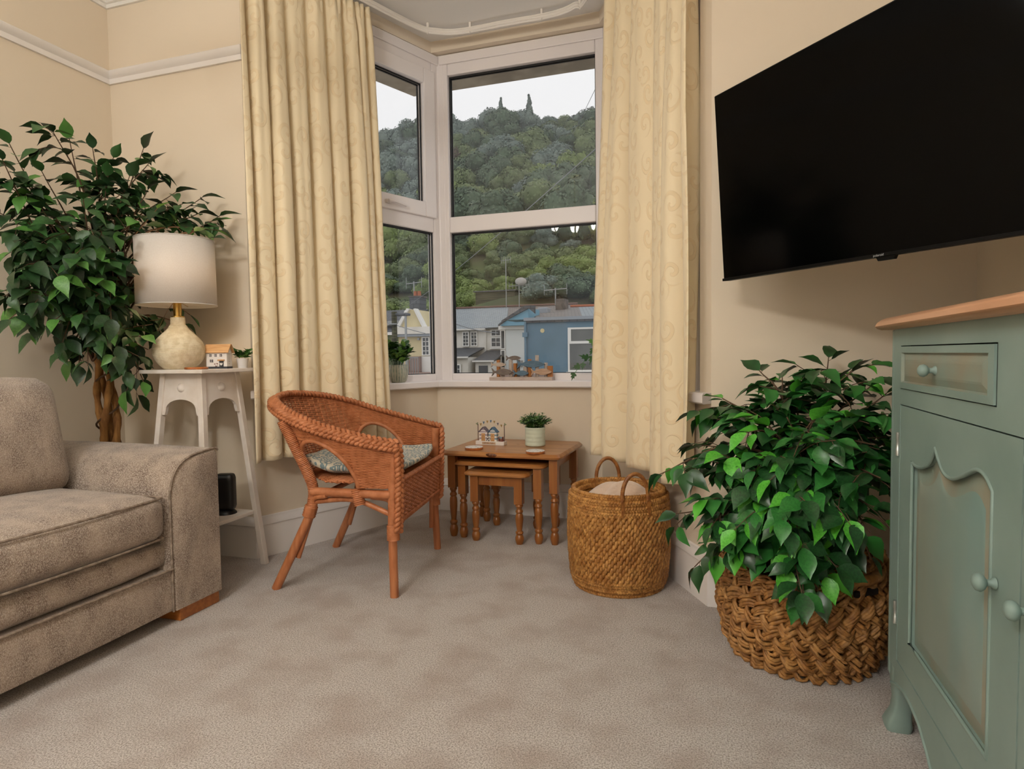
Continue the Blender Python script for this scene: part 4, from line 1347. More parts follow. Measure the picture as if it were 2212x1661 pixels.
def ringplait(mb, z, rad, w, t, r, per, ph=0, tilt=0.0):
    n = per * 10
    for s in range(3):
        out = []
        for i in range(n):
            a = 2 * PI * i / n
            er = Vector((math.cos(a), math.sin(a), 0))
            p = 2 * PI * i / 10 + 2 * PI * s / 3 + ph
            out.append(er * (rad + t * math.sin(2 * p)) + Vector((0, 0, z + w * math.sin(p))))
        mb.tube(out, r, 6, closed=True)
for k, z in enumerate((.328, .350, .372, .392)):
    q = MB(); ringplait(q, z, brad(z) + (.0 if k < 3 else -.010), .0075, .0050, .0066, 36, k); q.build('rim_plait', M_grass, sb, smooth=80)
for k, z in enumerate((.010, .030, .050)):
    q = MB(); ringplait(q, z, brad(z) - (.004 if k == 0 else 0), .0075, .0050, .0066, 36, k * 1.3); q.build('foot_plait', M_grass, sb, smooth=80)
for k, z in enumerate((.325, .350, .375)):
    q = MB(); ringplait(q, z, brad(z) - .026, .0075, .004, .0056, 40, k); q.build('lining_plait', M_grass, sb, smooth=80)
M_hand = mat('dark_cane_binding', '7d4a20', .45, 'a06a34', 50, 3)
for ang in (math.radians(112), math.radians(-62)):
    er, et = Vector((math.cos(ang), math.sin(ang), 0)), Vector((-math.sin(ang), math.cos(ang), 0))
    pts = []
    for k in range(-3, 28):
        if k < 0: pts.append(er * .19 + et * -.052 + Vector((0, 0, .40 + k * .022)))
        elif k > 24: pts.append(er * .19 + et * .052 + Vector((0, 0, .40 - (k - 24) * .022)))
        else:
            a = PI - PI * k / 24
            pts.append(er * .19 + et * (.052 * math.cos(a)) + Vector((0, 0, .40 + .088 * math.sin(a))))
    q = MB(); wrapped(q, pts, .0085, .008, 10); q.build('handle', M_hand, sb, smooth=60)
    for s in (-1, 1):
        q = MB()
        for k in range(3): q.box(er * (.196 + .004) + et * (s * .052 + (k - 1) * .005) + Vector((0, 0, .355)), (.006, .0045, .06), Matrix.Rotation(ang, 3, 'Z'))
        q.build('handle_tie', M_hand, sb, smooth=0)
# folded blanket inside
M_blank = mat('blush_fleece', 'c9ad98', .95, 'd6bda9', 18, 4, sheen=.6, bump=.5, bscale=180, bdist=.004)
bl = MB()
def blank(u, v):
    a = 2 * PI * u; r = .158 * v
    x, y = r * math.cos(a), r * math.sin(a)
    z = .322 + .052 * (1 - (r / .158) ** 2) + .020 * math.sin(13 * x + 24 * y) * (1 - (r / .16) ** 4) + .012 * abs(math.sin(21 * x - 12 * y + 1)) - .11 * max(0, r - .13) / .03
    return Vector((BX + x, BY + y, z))
bl.grid(blank, 48, 20, cu=True)
bo = bl.build('blanket', M_blank, smooth=180)
q = bo.modifiers.new('solidify', 'SOLIDIFY'); q.thickness = .02; q.offset = -1
tag(bo, 'pale pink fleece blanket folded inside the seagrass basket', 'blanket')

# ---------------------------------------------------------------- large plaited basket
M_reed = mat('banana_reed', '9a6630', .55, 'cb985a', 22, 4, .34, .66, bump=.35, bscale=90, bdist=.003, col3='6a4520', n3=60, f3=.6)
PX, PY = .266, 2.125
pb = thing('plaited_basket', 'low chunky plaited basket holding the leafy plant', 'basket', (PX, PY, 0))
def prad(z):
    return .182 + .058 * math.sin(min(1, z / .17) * PI / 2) - .02 * max(0, z - .2) / .1
mb = MB(); mb.lathe([(.001, .01), (.165, .01)] + [(prad(z) - .022, z) for z in (.03, .1, .18, .25)] + [(prad(.25) - .028, .25)] + [(prad(z) - .030, z) for z in (.18, .1, .03)] + [(.001, .03)], 48); mb.build('wall_core', M_inner, pb, smooth=60)
def rimlift(a):
    return .034 * math.cos(2 * (a - math.radians(165)))
def bigplait(z, rad, w, t, per, ph, lift, r=.0058, strands=3, reeds=4, seed=0):
    RR = random.Random(seed)
    mb = MB()
    n = per * 12
    for s in range(strands):
        for q in range(reeds):
            out, rs = [], []
            j1, j2 = RR.uniform(-.4, .4), RR.uniform(0, 6)
            for i in range(n):
                a = 2 * PI * i / n
                er = Vector((math.cos(a), math.sin(a), 0))
                p = 2 * PI * i / 12 + 2 * PI * s / strands + ph
                spread = (q - (reeds - 1) / 2) * r * 1.9 + .0022 * math.sin(a * 9 + j2 * 3)
                zz = z + w * math.sin(p) + spread * (.9) + .003 * math.sin(a * 7 + j2) + lift * rimlift(a)
                rr = rad + t * math.sin(2 * p) + .003 * math.sin(a * 5 + j2 * 2) + .0025 * math.sin(a * 17 + j2 * 5) - abs(q - (reeds - 1) / 2) * .0022
                out.append(er * rr + Vector((0, 0, max(.006, zz))))
                rs.append(r * (1 + .22 * math.sin(a * 11 + j2)))
            mb.tube(out, rs, 5, closed=True)
    return mb
for k in range(5):
    z = .034 + k * .055
    o_ = bigplait(z, prad(z), .030, .015, 10, k * 1.1 + .3 * (k % 2), k / 4, r=.0056, seed=k).build('plait', M_reed, pb, smooth=80)
bigplait(.294, prad(.27) - .006, .012, .010, 14, .4, 1.0, r=.0058, reeds=3, seed=9).build('rim', M_reed, pb, smooth=80)
for k in range(2):
    z = .20 + k * .055
    bigplait(z, prad(z) - .040, .017, .008, 12, k, .8, r=.0055, reeds=3, seed=20 + k).build('lining_plait', M_reed, pb, smooth=80)
for ang in (math.radians(-52), math.radians(128)):
    c0 = Vector((math.cos(ang), math.sin(ang), 0)); et = Vector((-c0.y, c0.x, 0))
    pts = [c0 * (prad(.27) + .012 - .03 * x * x / .0081) + et * x + Vector((0, 0, .300 + rimlift(ang))) for x in [(-.09 + .18 * i / 14) for i in range(15)]]
    q = MB(); wrapped(q, pts, .017, .012, 10); q.build('handle', M_reed, pb, smooth=60)
    q = MB(); q.rbox(c0 * (prad(.25) + .004) + Vector((0, 0, .262 + rimlift(ang))), (.016, .085, .022), .007, 4, rot=Matrix.Rotation(ang, 3, 'Z')); q.build('slot_shade_block', mat('slot_shadow', '1a0f06', .95) if 'slot_shadow' not in bpy.data.materials else bpy.data.materials['slot_shadow'], pb, smooth=60)  # dark block stands in for shade inside the handle hole
# leafy plant standing in it
M_bd = mat('glossy_leaf_dark', '1d4220', .33, '28552a', 12, 2)
M_bm = mat('glossy_leaf_mid', '2a6a2c', .35, '357a34', 12, 2)
M_bl = mat('glossy_leaf_bright', '4aa02e', .4, '5db43c', 12, 2)
bush = thing('artificial_bush', 'glossy green artificial bush growing out of the plaited basket', 'plant', (.265, 2.09, .035))
MB().lathe([(.001, 0), (.075, 0), (.095, .15), (.10, .155), (.09, .155), (.088, .13), (.001, .13)], 28).build('pot', M_pot, bush, smooth=50)
for k in range(3):
    a = 2 * PI * k / 3
    q = MB(); q.tube(cmr([(.02 * math.cos(a), .02 * math.sin(a), .1), (.03 * math.cos(a + 1), .03 * math.sin(a + 1), .28), (.06 * math.cos(a), .06 * math.sin(a), .52)], 5), [.012 - .0006 * i for i in range(11)], 7); q.build('trunk', M_bark, bush, smooth=60)
RIGHT = [[-0.162, 2.044, 0.56], [-0.108, 1.977, 0.452], [-0.052, 1.949, 0.299], [-0.056, 2.099, 0.653], [-0.039, 1.95, 0.505], [0.015, 2.15, 0.732], [0.03, 2.2, 0.797], [0.145, 2.195, 0.889], [0.214, 2.19, 0.867], [0.354, 2.222, 0.929], [0.41, 2.162, 0.889], [0.449, 2.103, 0.842], [0.478, 2.045, 0.825], [0.461, 1.946, 0.767], [0.41, 1.80, 0.623], [0.40, 1.824, 0.541], [0.401, 1.857, 0.465], [0.23, 1.785, 0.304], [0.19, 1.79, 0.368], [0.232, 1.765, 0.404], [0.077, 1.878, 0.408], [0.027, 1.9, 0.37], [0.298, 1.775, 0.516], [0.083, 2.048, 0.75], [0.208, 1.989, 0.758], [0.293, 1.978, 0.788], [0.353, 1.918, 0.768], [0.357, 1.815, 0.693], [0.125, 1.876, 0.663], [0.188, 1.79, 0.654], [0.254, 1.782, 0.658], [0.052, 1.899, 0.617], [0.1, 1.847, 0.55], [0.176, 1.771, 0.546], [0.252, 1.762, 0.565], [0.001, 1.9, 0.451], [0.358, 1.784, 0.606], [-0.012, 2.0, 0.625], [0.244, 2.086, 0.821], [0.121, 1.796, 0.499], [0.409, 1.856, 0.701], [0.344, 2.072, 0.836], [0.154, 1.944, 0.735], [0.238, 1.835, 0.712], [0.297, 1.795, 0.637],
         [.55, 2.1, .7], [.6, 2.05, .6], [.5, 2.25, .65], [.35, 2.33, .7], [.15, 2.3, .65]]
def in_nook(p):
    if p.y > YB - .03 or p.z < .05: return False
    if p.x > .385 and p.y < 1.83 and p.z < 1.06: return False
    if p.z < .33 and math.hypot(p.x - PX, p.y - PY) > .19 and math.hypot(p.x - PX, p.y - PY) < .30: return False
    if p.x < -.06 and p.y > 2.30: return False
    return True
ATT = [(.265 + q[0], 2.07 + q[1], z) for z in (.36, .44, .52, .58) for q in ((.04, 0), (-.04, .02), (0, -.05))]
nright = ficus(bush, None, RIGHT, ATT, [M_bd, M_bm, M_bl], [9, 6, 3], .073, 33, in_nook, M_twig=M_twig, sub=4, gap=.036, droop=.32)

# ---------------------------------------------------------------- green cabinet
M_sageg = mat('sage_green_paint', '7b9088', .5, '869a92', 5, 5, .35, .65, bump=.08, bscale=50, bdist=.002)
M_rub = mat('rubbed_sage_paint', '8b8876', .5, '829084', 7, 5, .42, .60)
M_panel = mat('distressed_sage_panel', '78928c', .5, '8a9890', 3.2, 5, .40, .66, col3='96937f', n3=4.0, f3=.45, stretch=(1, 1, .35))
M_ctopw = mat('limed_pine_top', 'c08f6c', .45, 'cda07e', 3, 6, .38, .64, stretch=(8, .6, 8), bump=.06, bscale=60)
M_chr = mat('steel_hinge', 'b9bdb8', .35, metal=.8)
M_gapd = mat('cabinet_gap_shade', '2c332c', .9)  # carcass coloured dark to put shade into door and drawer gaps
cb = thing('sideboard', 'sage green painted sideboard with tan wooden top', 'cabinet', (.61, 1.06, 0))
def CB(x, y, z): return (x - .61, y - 1.06, z)
FX, Y0, Y1 = .425, .35, 1.772
def cbox(mb, x0, x1, y0, y1, z0, z1, mi=0): return mb.bx(x0 - .61, x1 - .61, y0 - 1.06, y1 - 1.06, z0, z1, mi)
q = MB(); cbox(q, FX + .02, .80, Y0 + .01, Y1 - .02, .19, .995); q.build('carcass', M_gapd, cb, smooth=0)
for ya, yb in ((Y1 - .02, Y1), (Y0, Y0 + .02)):
    q = MB(); cbox(q, FX, .80, ya, yb, .135, 1.0); q.build('side_panel', M_sageg, cb, smooth=0, bevel=.004)
q = MB()
DR = [(1.692, 1.167), (.955, .43)]
Ya, Yb = Y0 + .0205, Y1 - .0205
cbox(q, FX, FX + .02, Ya, Yb, .960, 1.0); cbox(q, FX, FX + .02, Ya, Yb, .8215, .858); cbox(q, FX, FX + .02, Ya, Yb, .17, .199)
cbox(q, FX, FX + .02, 1.6945, Yb, .199, .8215); cbox(q, FX, FX + .02, 1.6945, Yb, .858, .96); cbox(q, FX, FX + .02, Ya, .4275, .199, .8215); cbox(q, FX, FX + .02, Ya, .4275, .858, .96); cbox(q, FX, FX + .02, .9575, 1.1645, .858, .96)
q.build('face_frame', M_sageg, cb, smooth=0)
def knob(parent, y, z, x=FX, r=.014):
    k = MB(); k.lathe([(.001, 0), (.0095, 0), (.009, -.003), (.0055, -.006), (.0055, -.012), (r * .8, -.016), (r, -.021), (r * .88, -.027), (r * .5, -.031), (.001, -.032)], 20, CB(x, y, z), axis='x')
    k.build('knob', M_sageg, parent, smooth=50)
for ya, yb in DR:
    q = MB(); z0, z1 = .8605, .9575
    ring = [(0, 0, FX), (.0, .0, FX - .004), (.020, .014, FX - .005), (.024, .017, FX + .001), (.045, .030, FX - .003), (.05, .034, FX - .0035)]
    vs, fs = [], []
    for (dy, dz, x) in ring:
        for (yy, zz) in ((yb + dy, z0 + dz), (ya - dy, z0 + dz), (ya - dy, z1 - dz), (yb + dy, z1 - dz)): vs.append(CB(x, yy, zz))
    for i in range(len(ring) - 1):
        for j in range(4): fs.append((i * 4 + j, i * 4 + (j + 1) % 4, (i + 1) * 4 + (j + 1) % 4, (i + 1) * 4 + j))
    fs.append(tuple((len(ring) - 1) * 4 + j for j in range(4)))
    q.add(vs, fs)
    q.m = [0] * 8 + [1] * 8 + [1] * 4 + [1]
    do = q.build('drawer', [M_sageg, M_rub], cb, smooth=0)
    if ya > 1.5: knob(do, (ya + yb) / 2 + .01, .908, FX - .003, .013)
    else: knob(do, (ya + yb) / 2, .908, FX - .003, .013)
# doors with shaped panels
def door(ya, yb, mirror, hinge_y):
    z0, z1 = .202, .8185
    f = (lambda y: y) if not mirror else (lambda y: ya + yb - y)
    da = ya
    def YY(y): return y if not mirror else (ya + yb) - y
    shape = cmr([(1.600, 0, .700), (1.575, 0, .694), (1.535, 0, .697), (1.490, 0, .712), (1.462, 0, .735)], 4)[:-1] + [Vector((1.447, 0, .752))] + cmr([(1.432, 0, .735), (1.400, 0, .712), (1.355, 0, .708), (1.300, 0, .725), (1.245, 0, .745), (1.205, 0, .742), (1.175, 0, .722)], 4)
    off = da - 1.692 if not mirror else 0
    curve = [(p.x, p.z) for p in shape]
    if mirror: curve = [(ya + yb - (c[0] - 1.692 + ya), c[1]) for c in curve]
    yl, yr = curve[0][0], curve[-1][0]
    q = MB()
    rail = curve + [(yr, z1), (yl, z1)]
    fx = lambda a, b, d: CB(d, a, b)
    q.prism(rail, fx, FX + .001, FX + .02)
    e0, e1 = (ya, yl), (yr, yb)
    if mirror: e0, e1 = (yb, yl), (yr, ya)
    zb = .282
    for (s, t) in (e0, e1): q.prism([(s, z0), (t, z0), (t, z1), (s, z1)], fx, FX + .001, FX + .02)
    q.prism([(yl, z0), (yr, z0), (yr, zb), (yl, zb)], fx, FX + .001, FX + .02)
    d = q.build('door', M_sageg, cb, smooth=0)
    n = 8
    outl = [(yl, zb + (curve[0][1] - zb) * k / n) for k in range(n)] + curve + [(yr, curve[-1][1] + (zb - curve[-1][1]) * (k + 1) / n) for k in range(n)] + [(yr + (yl - yr) * (k + 1) / n, zb) for k in range(n - 1)]
    cy, cz = (yl + yr) / 2, (zb + .70) / 2
    hw, hh = abs(yl - yr) / 2, (.70 - zb) / 2
    def inset(p, t):
        return (cy + (p[0] - cy) * (1 - t / hw), cz + (p[1] - cz) * (1 - t / (hh + .02)))
    rings = [(-.008, FX + .0125), (.012, FX + .0125), (.038, FX + .006), (.046, FX + .0045)]
    k = len(outl)
    vs, fs, ms = [], [], []
    for t, x in rings:
        for p in outl:
            a = inset(p, t); vs.append(CB(x, a[0], a[1]))
    for i in range(len(rings) - 1):
        for j in range(k):
            fs.append((i * k + j, i * k + (j + 1) % k, (i + 1) * k + (j + 1) % k, (i + 1) * k + j)); ms.append(1 if i < 2 else 0)
    fs.append(tuple((len(rings) - 1) * k + j for j in range(k))); ms.append(0)
    pm = MB().add(vs, fs); pm.m = ms
    pm.build('panel', [M_panel, M_rub], d, smooth=25)
    # beaded edge of the opening
    bd = MB(); bd.tube([CB(FX + .002, p[0], p[1]) for p in outl], .0042, 6, closed=True); bd.build('bead', M_sageg, d, smooth=70)
    for z in (.315, .725):
        hb = MB(); hb.lathe([(.001, -.028), (.005, -.028), (.005, -.010), (.0042, -.009), (.0042, .009), (.005, .010), (.005, .028), (.001, .028)], 10, CB(FX - .002, hinge_y, z)); hb.build('hinge', M_chr, d, smooth=50)
    return d
d1 = door(1.692, 1.076, False, 1.700); knob(d1, 1.155, .580, r=.0148)
d2 = door(1.071, .43, True, .422); knob(d2, 1.040, .580, r=.0148)
# shaped apron below
ap = [(Y0 + .03, .17), (Y0 + .03, .13)]
half = [(1.742, .12), (1.70, .135), (1.64, .150), (1.58, .150), (1.52, .138), (1.47, .112), (1.435, .088), (1.40, .085), (1.385, .075), (1.35, .070), (1.30, .078), (1.22, .085), (1.15, .078), (1.08, .062), (1.061, .060)]
mir = [(2 * 1.061 - y, z) for y, z in half]
low = half + list(reversed(mir))[1:]
poly = [(1.742, .172)] + low + [(2 * 1.061 - 1.742, .172)]
q = MB(); q.prism(poly, lambda a, b, d: CB(d, a, b), FX + .002, FX + .020); q.build('apron', M_sageg, cb, smooth=0, bevel=.002)
bd = MB(); bd.tube([CB(FX + .002, y, z) for y, z in low], .004, 6); bd.build('apron_bead', M_sageg, cb, smooth=60)
for y, sy in ((Y1 - .035, 1), (Y0 + .035, -1)):
    for x, sx in ((FX + .035, -1), (.77, 1)):
        lg = MB()
        sec = [(.17, .034, 0), (.135, .034, .0), (.11, .030, .002), (.08, .023, .006), (.05, .022, .010), (.028, .027, .014), (.012, .031, .016), (0, .028, .016)]
        vs, fs = [], []
        for z, w, o in sec:
            cx, cy = x + sx * o, y + sy * o
            r = w * .4
            for k in range(16):
                a = 2 * PI * k / 16
                c_, s_ = math.cos(a), math.sin(a)
                vs.append(CB(cx + w * math.copysign(abs(c_) ** .45, c_), cy + w * math.copysign(abs(s_) ** .45, s_), z))
        for i in range(len(sec) - 1):
            for k in range(16):
                fs.append((i * 16 + k, (i + 1) * 16 + k, (i + 1) * 16 + (k + 1) % 16, i * 16 + (k + 1) % 16))
        fs += [tuple(range(16)), tuple((len(sec) - 1) * 16 + k for k in range(15, -1, -1))]
        lg.add(vs, fs).build('foot', M_sageg, cb, smooth=50)
# top board with moulded edge
edge = [(.012, 1.0), (.004, 1.004), (.0, 1.010), (.004, 1.019), (.012, 1.026), (.022, 1.030)]
x0, x1, y0, y1 = .393, .818, .318, 1.803
vs, fs = [], []
for d_, z in edge:
    for (x, y) in ((x0 + d_, y0 + d_), (x1, y0 + d_), (x1, y1 - d_), (x0 + d_, y1 - d_)): vs.append(CB(x, y, z))
for i in range(len(edge) - 1):
    for j in range(4): fs.append((i * 4 + j, i * 4 + (j + 1) % 4, (i + 1) * 4 + (j + 1) % 4, (i + 1) * 4 + j))
fs += [(3, 2, 1, 0), tuple((len(edge) - 1) * 4 + j for j in range(4))]
MB().add(vs, fs).build('top', M_ctopw, cb, smooth=40)

# ---------------------------------------------------------------- television across the corner
M_scr = mat('black_glass_screen', '030303', .10, spec=.07)
M_bez = mat('black_bezel', '050505', .45, spec=.15)
M_logo = mat('grey_logo_print', 'a8a8a8', .4)
tv = thing('television', 'large black flat television mounted across the corner above the sideboard', 'television')
d_ = Vector((.675, -.738, 0)).normalized(); v_ = Vector((-.053, -.049, .9975)).normalized(); n_ = v_.cross(d_).normalized(); v_ = d_.cross(n_).normalized()
mt = Matrix((d_, n_, v_)).transposed().to_4x4(); mt.translation = (.032, 2.23, 1.188)
tv.matrix_world = mt
TW, TH = 1.135, .604
q = MB(); q.bx(0, TW, .004, .032, 0, TH); q.build('casing', M_bez, tv, smooth=0, bevel=.003)
q = MB(); q.bx(.006, TW - .006, 0, .006, .009, TH - .006); q.build('screen', M_scr, tv, smooth=0)
q = MB(); q.bx(0, TW, -.002, .006, 0, .009); q.build('bottom_bezel', M_bez, tv, smooth=0, bevel=.001)
q = MB(); q.prism([(.568 - .026, 0), (.568 - .021, -.010), (.568 + .021, -.010), (.568 + .026, 0)], lambda a, b, d: (a, d, b), .002, .014); q.build('sensor_tab', M_bez, tv, smooth=0)
q = MB(); q.bx(.2, .93, .032, .055, .08, .42); q.build('back_shell', M_bez, tv, smooth=0, bevel=.006)
def text_mesh(name, txt, size, M, parent, loc, rot):
    cu = bpy.data.curves.new(name, 'FONT'); cu.body = txt; cu.size = size; cu.extrude = .0002
    cu.align_x = 'CENTER'
    to = bpy.data.objects.new(name + '_t', cu); COL.objects.link(to)
    dg = bpy.context.evaluated_depsgraph_get()
    me = bpy.data.meshes.new_from_object(to.evaluated_get(dg))
    bpy.data.objects.remove(to)
    me.materials.clear(); me.materials.append(M)
    o = bpy.data.objects.new(name, me); COL.objects.link(o); o.parent = parent; o.location = loc; o.rotation_euler = rot
    return o
text_mesh('lettering', 'polaroid', .0085, M_logo, tv, (.552, -.0025, .0020), (PI / 2, 0, 0))
q = MB(); q.tube([(.568, .05, .25), (.568, .30, .25)], .018, 8); q.box((.568, .06, .25), (.22, .012, .22)); q.build('wall_arm', M_bez, tv, smooth=40)

# ---------------------------------------------------------------- pendant light of the room, and an added fill copy
def chandelier(label, pos, power):
    M_globe = mat('lit_opal_shade', 'fff2de', .4)
    nt, b = mnode(M_globe)
    b.inputs['Emission Color'].default_value = (*BULB_COL, 1); b.inputs['Emission Strength'].default_value = power
    ch = thing('chandelier', label, 'light', pos)
    MB().lathe([(.001, 0), (.075, 0), (.07, -.012), (.03, -.03), (.001, -.035)], 32).build('ceiling_rose', M_brass, ch, smooth=50)
    q = MB(); q.tube([(0, 0, -.03), (0, 0, -.60)], .007, 8); q.build('chain_rod', M_brass, ch, smooth=60)
    MB().lathe([(.001, -.66), (.02, -.655), (.03, -.63), (.02, -.60), (.008, -.58)], 20).build('hub', M_brass, ch, smooth=50)
    for k in range(6):
        a = 2 * PI * k / 6 + .3
        c_, s_ = math.cos(a), math.sin(a)
        q = MB(); q.tube(cmr([(0, 0, -.62), (.12 * c_, .12 * s_, -.66), (.23 * c_, .23 * s_, -.60), (.25 * c_, .25 * s_, -.555)], 6), .006, 8); ar = q.build('arm', M_brass, ch, smooth=60)
        q = MB(); q.lathe([(.012, -.55), (.030, -.54), (.045, -.505), (.052, -.455), (.05, -.44), (.001, -.43)], 20, (.25 * c_, .25 * s_, 0)); q.build('shade', M_globe, ar, smooth=60)
chandelier('brass chandelier with lit opal shades nearest the bay window', CHAND, BULB_POWER)
chandelier('brass chandelier added as unseen fill light at the rear of the room', CHAND_FILL, FILL_POWER)

# ---------------------------------------------------------------- things on the window board
M_strip = mat('grey_green_glaze', '7f8c80', .4, 'a7ab9c', 60, 2)
M_stripl = mat('pale_ridge_glaze', 'b7b6a6', .45)
sp_ = thing('potted_plant', 'leafy plant in ribbed grey-green pot on the window board', 'plant', (-1.742, 3.25, .80))
prof = [(.001, 0), (.042, 0), (.052, .012), (.060, .045), (.061, .075), (.057, .100), (.056, .103), (.052, .103), (.050, .092), (.001, .09)]
mb = MB(); mb.lathe(prof, 96, wob=lambda a, z: 1 + (.018 * math.cos(24 * a) if .008 < z < .101 else 0))
mb.m = [(1 if (math.cos(24 * (2 * PI * ((i % 96) + .5) / 96)) > .25 and i < 96 * 5) else 0) for i in range(len(mb.f))]
mb.build('pot', [M_strip, M_stripl], sp_, smooth=40)
tuft(sp_, (0, 0, .09), 200, .082, .165, .05, [M_lf1, M_lf2, M_lf3], [5, 3, 4], 14, up=.6)

M_fishb = mat('driftwood_brown', '6d6058', .75, '7d7067', 30, 4, stretch=(1, 5, 5)); M_fishc = mat('bleached_wood', 'b5a292', .75, 'c2b2a2', 30, 4, stretch=(1, 5, 5))
M_fishu = mat('faded_blue_wood', '4f687b', .7, '5d7688', 30, 4, stretch=(1, 5, 5)); M_fisht = mat('bare_tan_wood', 'b08f76', .7, 'bd9d85', 30, 4, stretch=(1, 5, 5))
M_dow = mat('orange_dowel', 'a8692f', .6); M_doww = mat('whitewashed_dowel', 'b3a49a', .75, 'a6978c', 50, 3); M_pbase = mat('whitewashed_plank', 'bdaca2', .75, '9a857a', 22, 5, .5, .75, stretch=(1, 6, 6))
fs_ = thing('fish_ornament', 'wooden ornament of six painted fish on posts', 'ornament', (-1.075, 3.525, .80))
q = MB(); q.bx(-.192, .192, -.024, .024, 0, .021); q.build('plinth', M_pbase, fs_, smooth=0, bevel=.002)
SC = 1 / 2387.0
def fz(x, y): return ((x - 1090) * SC, .021 + (1272 - y) * SC)
def fish(x0, x1, yc, hgt, M, dpt, eye=True):
    L = (x1 - x0)
    up_, dn = [], []
    for t, w in ((0, .62), (.06, .50), (.14, .18), (.2, .16), (.30, .30), (.45, .47), (.6, .5), (.75, .43), (.88, .27), (.96, .12), (1.0, .0)):
        bow = .10 * math.sin(PI * t)
        up_.append((x0 + t * L, yc - hgt * (w + bow * .3))); dn.append((x0 + t * L, yc + hgt * (w - bow * .3)))
    pts = [(x0 + .07 * L, yc)] + up_[0:] + list(reversed(dn[:-1]))
    pts = [fz(*p) for p in pts]
    q = MB(); q.prism(pts, lambda a, b, d: (a, d, b), dpt - .006, dpt + .006)
    o = q.build('fish', M, fs_, smooth=0, bevel=.0015)
    ex, ez = fz(x0 + .88 * L, yc - hgt * .12)
    e = MB(); e.ball((ex, dpt - .0062, ez), .0016, 8, 5); e.build('eye', M_dark, o, smooth=60)
fish(640, 872, 1098, 62, M_fishc, -.006); fish(662, 972, 1203, 92, M_fishb, -.018); fish(865, 1088, 1006, 62, M_fishb, .0)
fish(1030, 1442, 1095, 98, M_fishu, -.010); fish(985, 1212, 1220, 74, M_fishu, -.020); fish(1240, 1543, 1203, 90, M_fisht, -.018)
for x, w, y, M in ((748, 52, 1030, M_dow), (815, 55, 1135, M_doww), (935, 60, 1030, M_doww), (1000, 55, 1080, M_dow), (1048, 44, 1030, M_fishb), (1150, 62, 1125, M_doww), (1212, 56, 1025, M_dow), (1320, 54, 970, M_doww), (1448, 50, 1075, M_doww)):
    a, z = fz(x, y)
    q = MB(); q.lathe([(.001, .02), (w * SC / 2, .02), (w * SC / 2, z - .001), (w * SC / 2 - .001, z), (.001, z)], 14, (a, .004, 0)); q.build('post', M, fs_, smooth=50)
a0, z_ = fz(1475, 1120); a1, _z = fz(1542, 1120)
q = MB(); q.bx(a0, a1, -.008, .016, .02, z_); q.build('block', M_dow, fs_, smooth=0, bevel=.001)

# ivy behind the curtain
iv = thing('ivy_plant', 'trailing ivy peeping out from behind the curtain on the window board', 'plant', (-.56, 3.40, .80))
MB().lathe([(.001, 0), (.038, 0), (.048, .085), (.045, .085), (.043, .075), (.001, .075)], 28).build('pot', M_whitep, iv, smooth=50)
IVY = [(0, 0), (.12, -.30), (.30, -.34), (.34, -.16), (.62, -.22), (.60, -.08), (1.0, 0), (.60, .08), (.62, .22), (.34, .16), (.30, .34), (.12, .30)]
def ivyleaf(pos, d, nr, s):
    m_ = orient(Vector(pos), Vector(d), Vector(nr), s)
    q = MB(); q.add([m_ @ Vector((x, y * 1.15, -.1 * x * x + .12 * abs(y))) for x, y in IVY], [tuple(range(len(IVY)))])
    q.build('leaf', rnd.choice([M_lf1, M_lf3, M_fm]), iv, smooth=180)
vine = cmr([(0, 0, .08), (-.05, .01, .14), (-.11, .05, .12), (-.16, .075, .075), (-.185, .075, .04)], 5)
q = MB(); q.tube(vine, .0016, 5); vine2 = cmr([(0, 0, .08), (-.02, .0, .20), (-.05, .01, .22), (-.06, .02, .17)], 5); q.tube(vine2, .0016, 5)
q.build('stem', M_lf1, iv, smooth=60)
for p, dd, s in (((-.185, .072, .045), (-.3, -.1, -.8), .05), ((-.15, .07, .085), (-.8, -.2, -.2), .055), ((-.13, .06, .10), (-.1, -.3, -.7), .045), ((-.10, .05, .125), (-.7, -.3, .3), .06), ((-.07, .03, .14), (-.2, -.4, -.6), .06), ((-.04, .01, .15), (-.6, -.3, .5), .055),
                 ((-.05, .01, .21), (-.7, -.2, .3), .06), ((-.06, .02, .18), (-.4, -.5, -.6), .055), ((-.02, 0, .19), (-.3, -.3, .6), .05), ((0, 0, .12), (.3, -.5, .4), .05)):
    ivyleaf(p, dd, (rnd.uniform(-.3, .3), -1, .5), s)

# ---------------------------------------------------------------- outside: hillside, houses
M_hill = mat('hillside_scrub', '33421f', .95, '4f5e2c', .25, 6, .35, .65, col3='5a4a35', n3=.12, f3=.6)
M_road = mat('yard_ground', '6d6a62', .9, '7c776c', .4, 4)
def hz(x, y):
    base = [(40, -3.2), (46, 0.5), (52, 4.2), (60, 5.6), (70, 9.5), (85, 15.5), (105, 25), (130, 39), (150, 50), (165, 54), (200, 52)]
    z = base[-1][1]
    for (a, za), (b, zb) in zip(base, base[1:]):
        if y <= b:
            t = max(0, (y - a) / (b - a)); z = za + (zb - za) * t; break
    if y > 95: z += 4.0 * min(1, (y - 95) / 50) * (1 + .35 * min(1, max(0, (-x - .33 * y) / 25)))
    return z + 1.2 * math.sin(x * .11 + y * .05) + .8 * math.sin(x * .23 - y * .13)
g = MB(); g.grid(lambda u, v: Vector((-150 + 200 * u, 40 + 160 * v, hz(-150 + 200 * u, 40 + 160 * v))), 70, 60)
struct(g.build('ground_hillside', M_hill, smooth=180))
g = MB(); g.bx(-60, 30, 4.4, 44, -3.6, -3.2); struct(g.build('ground_yard', M_road, smooth=0))

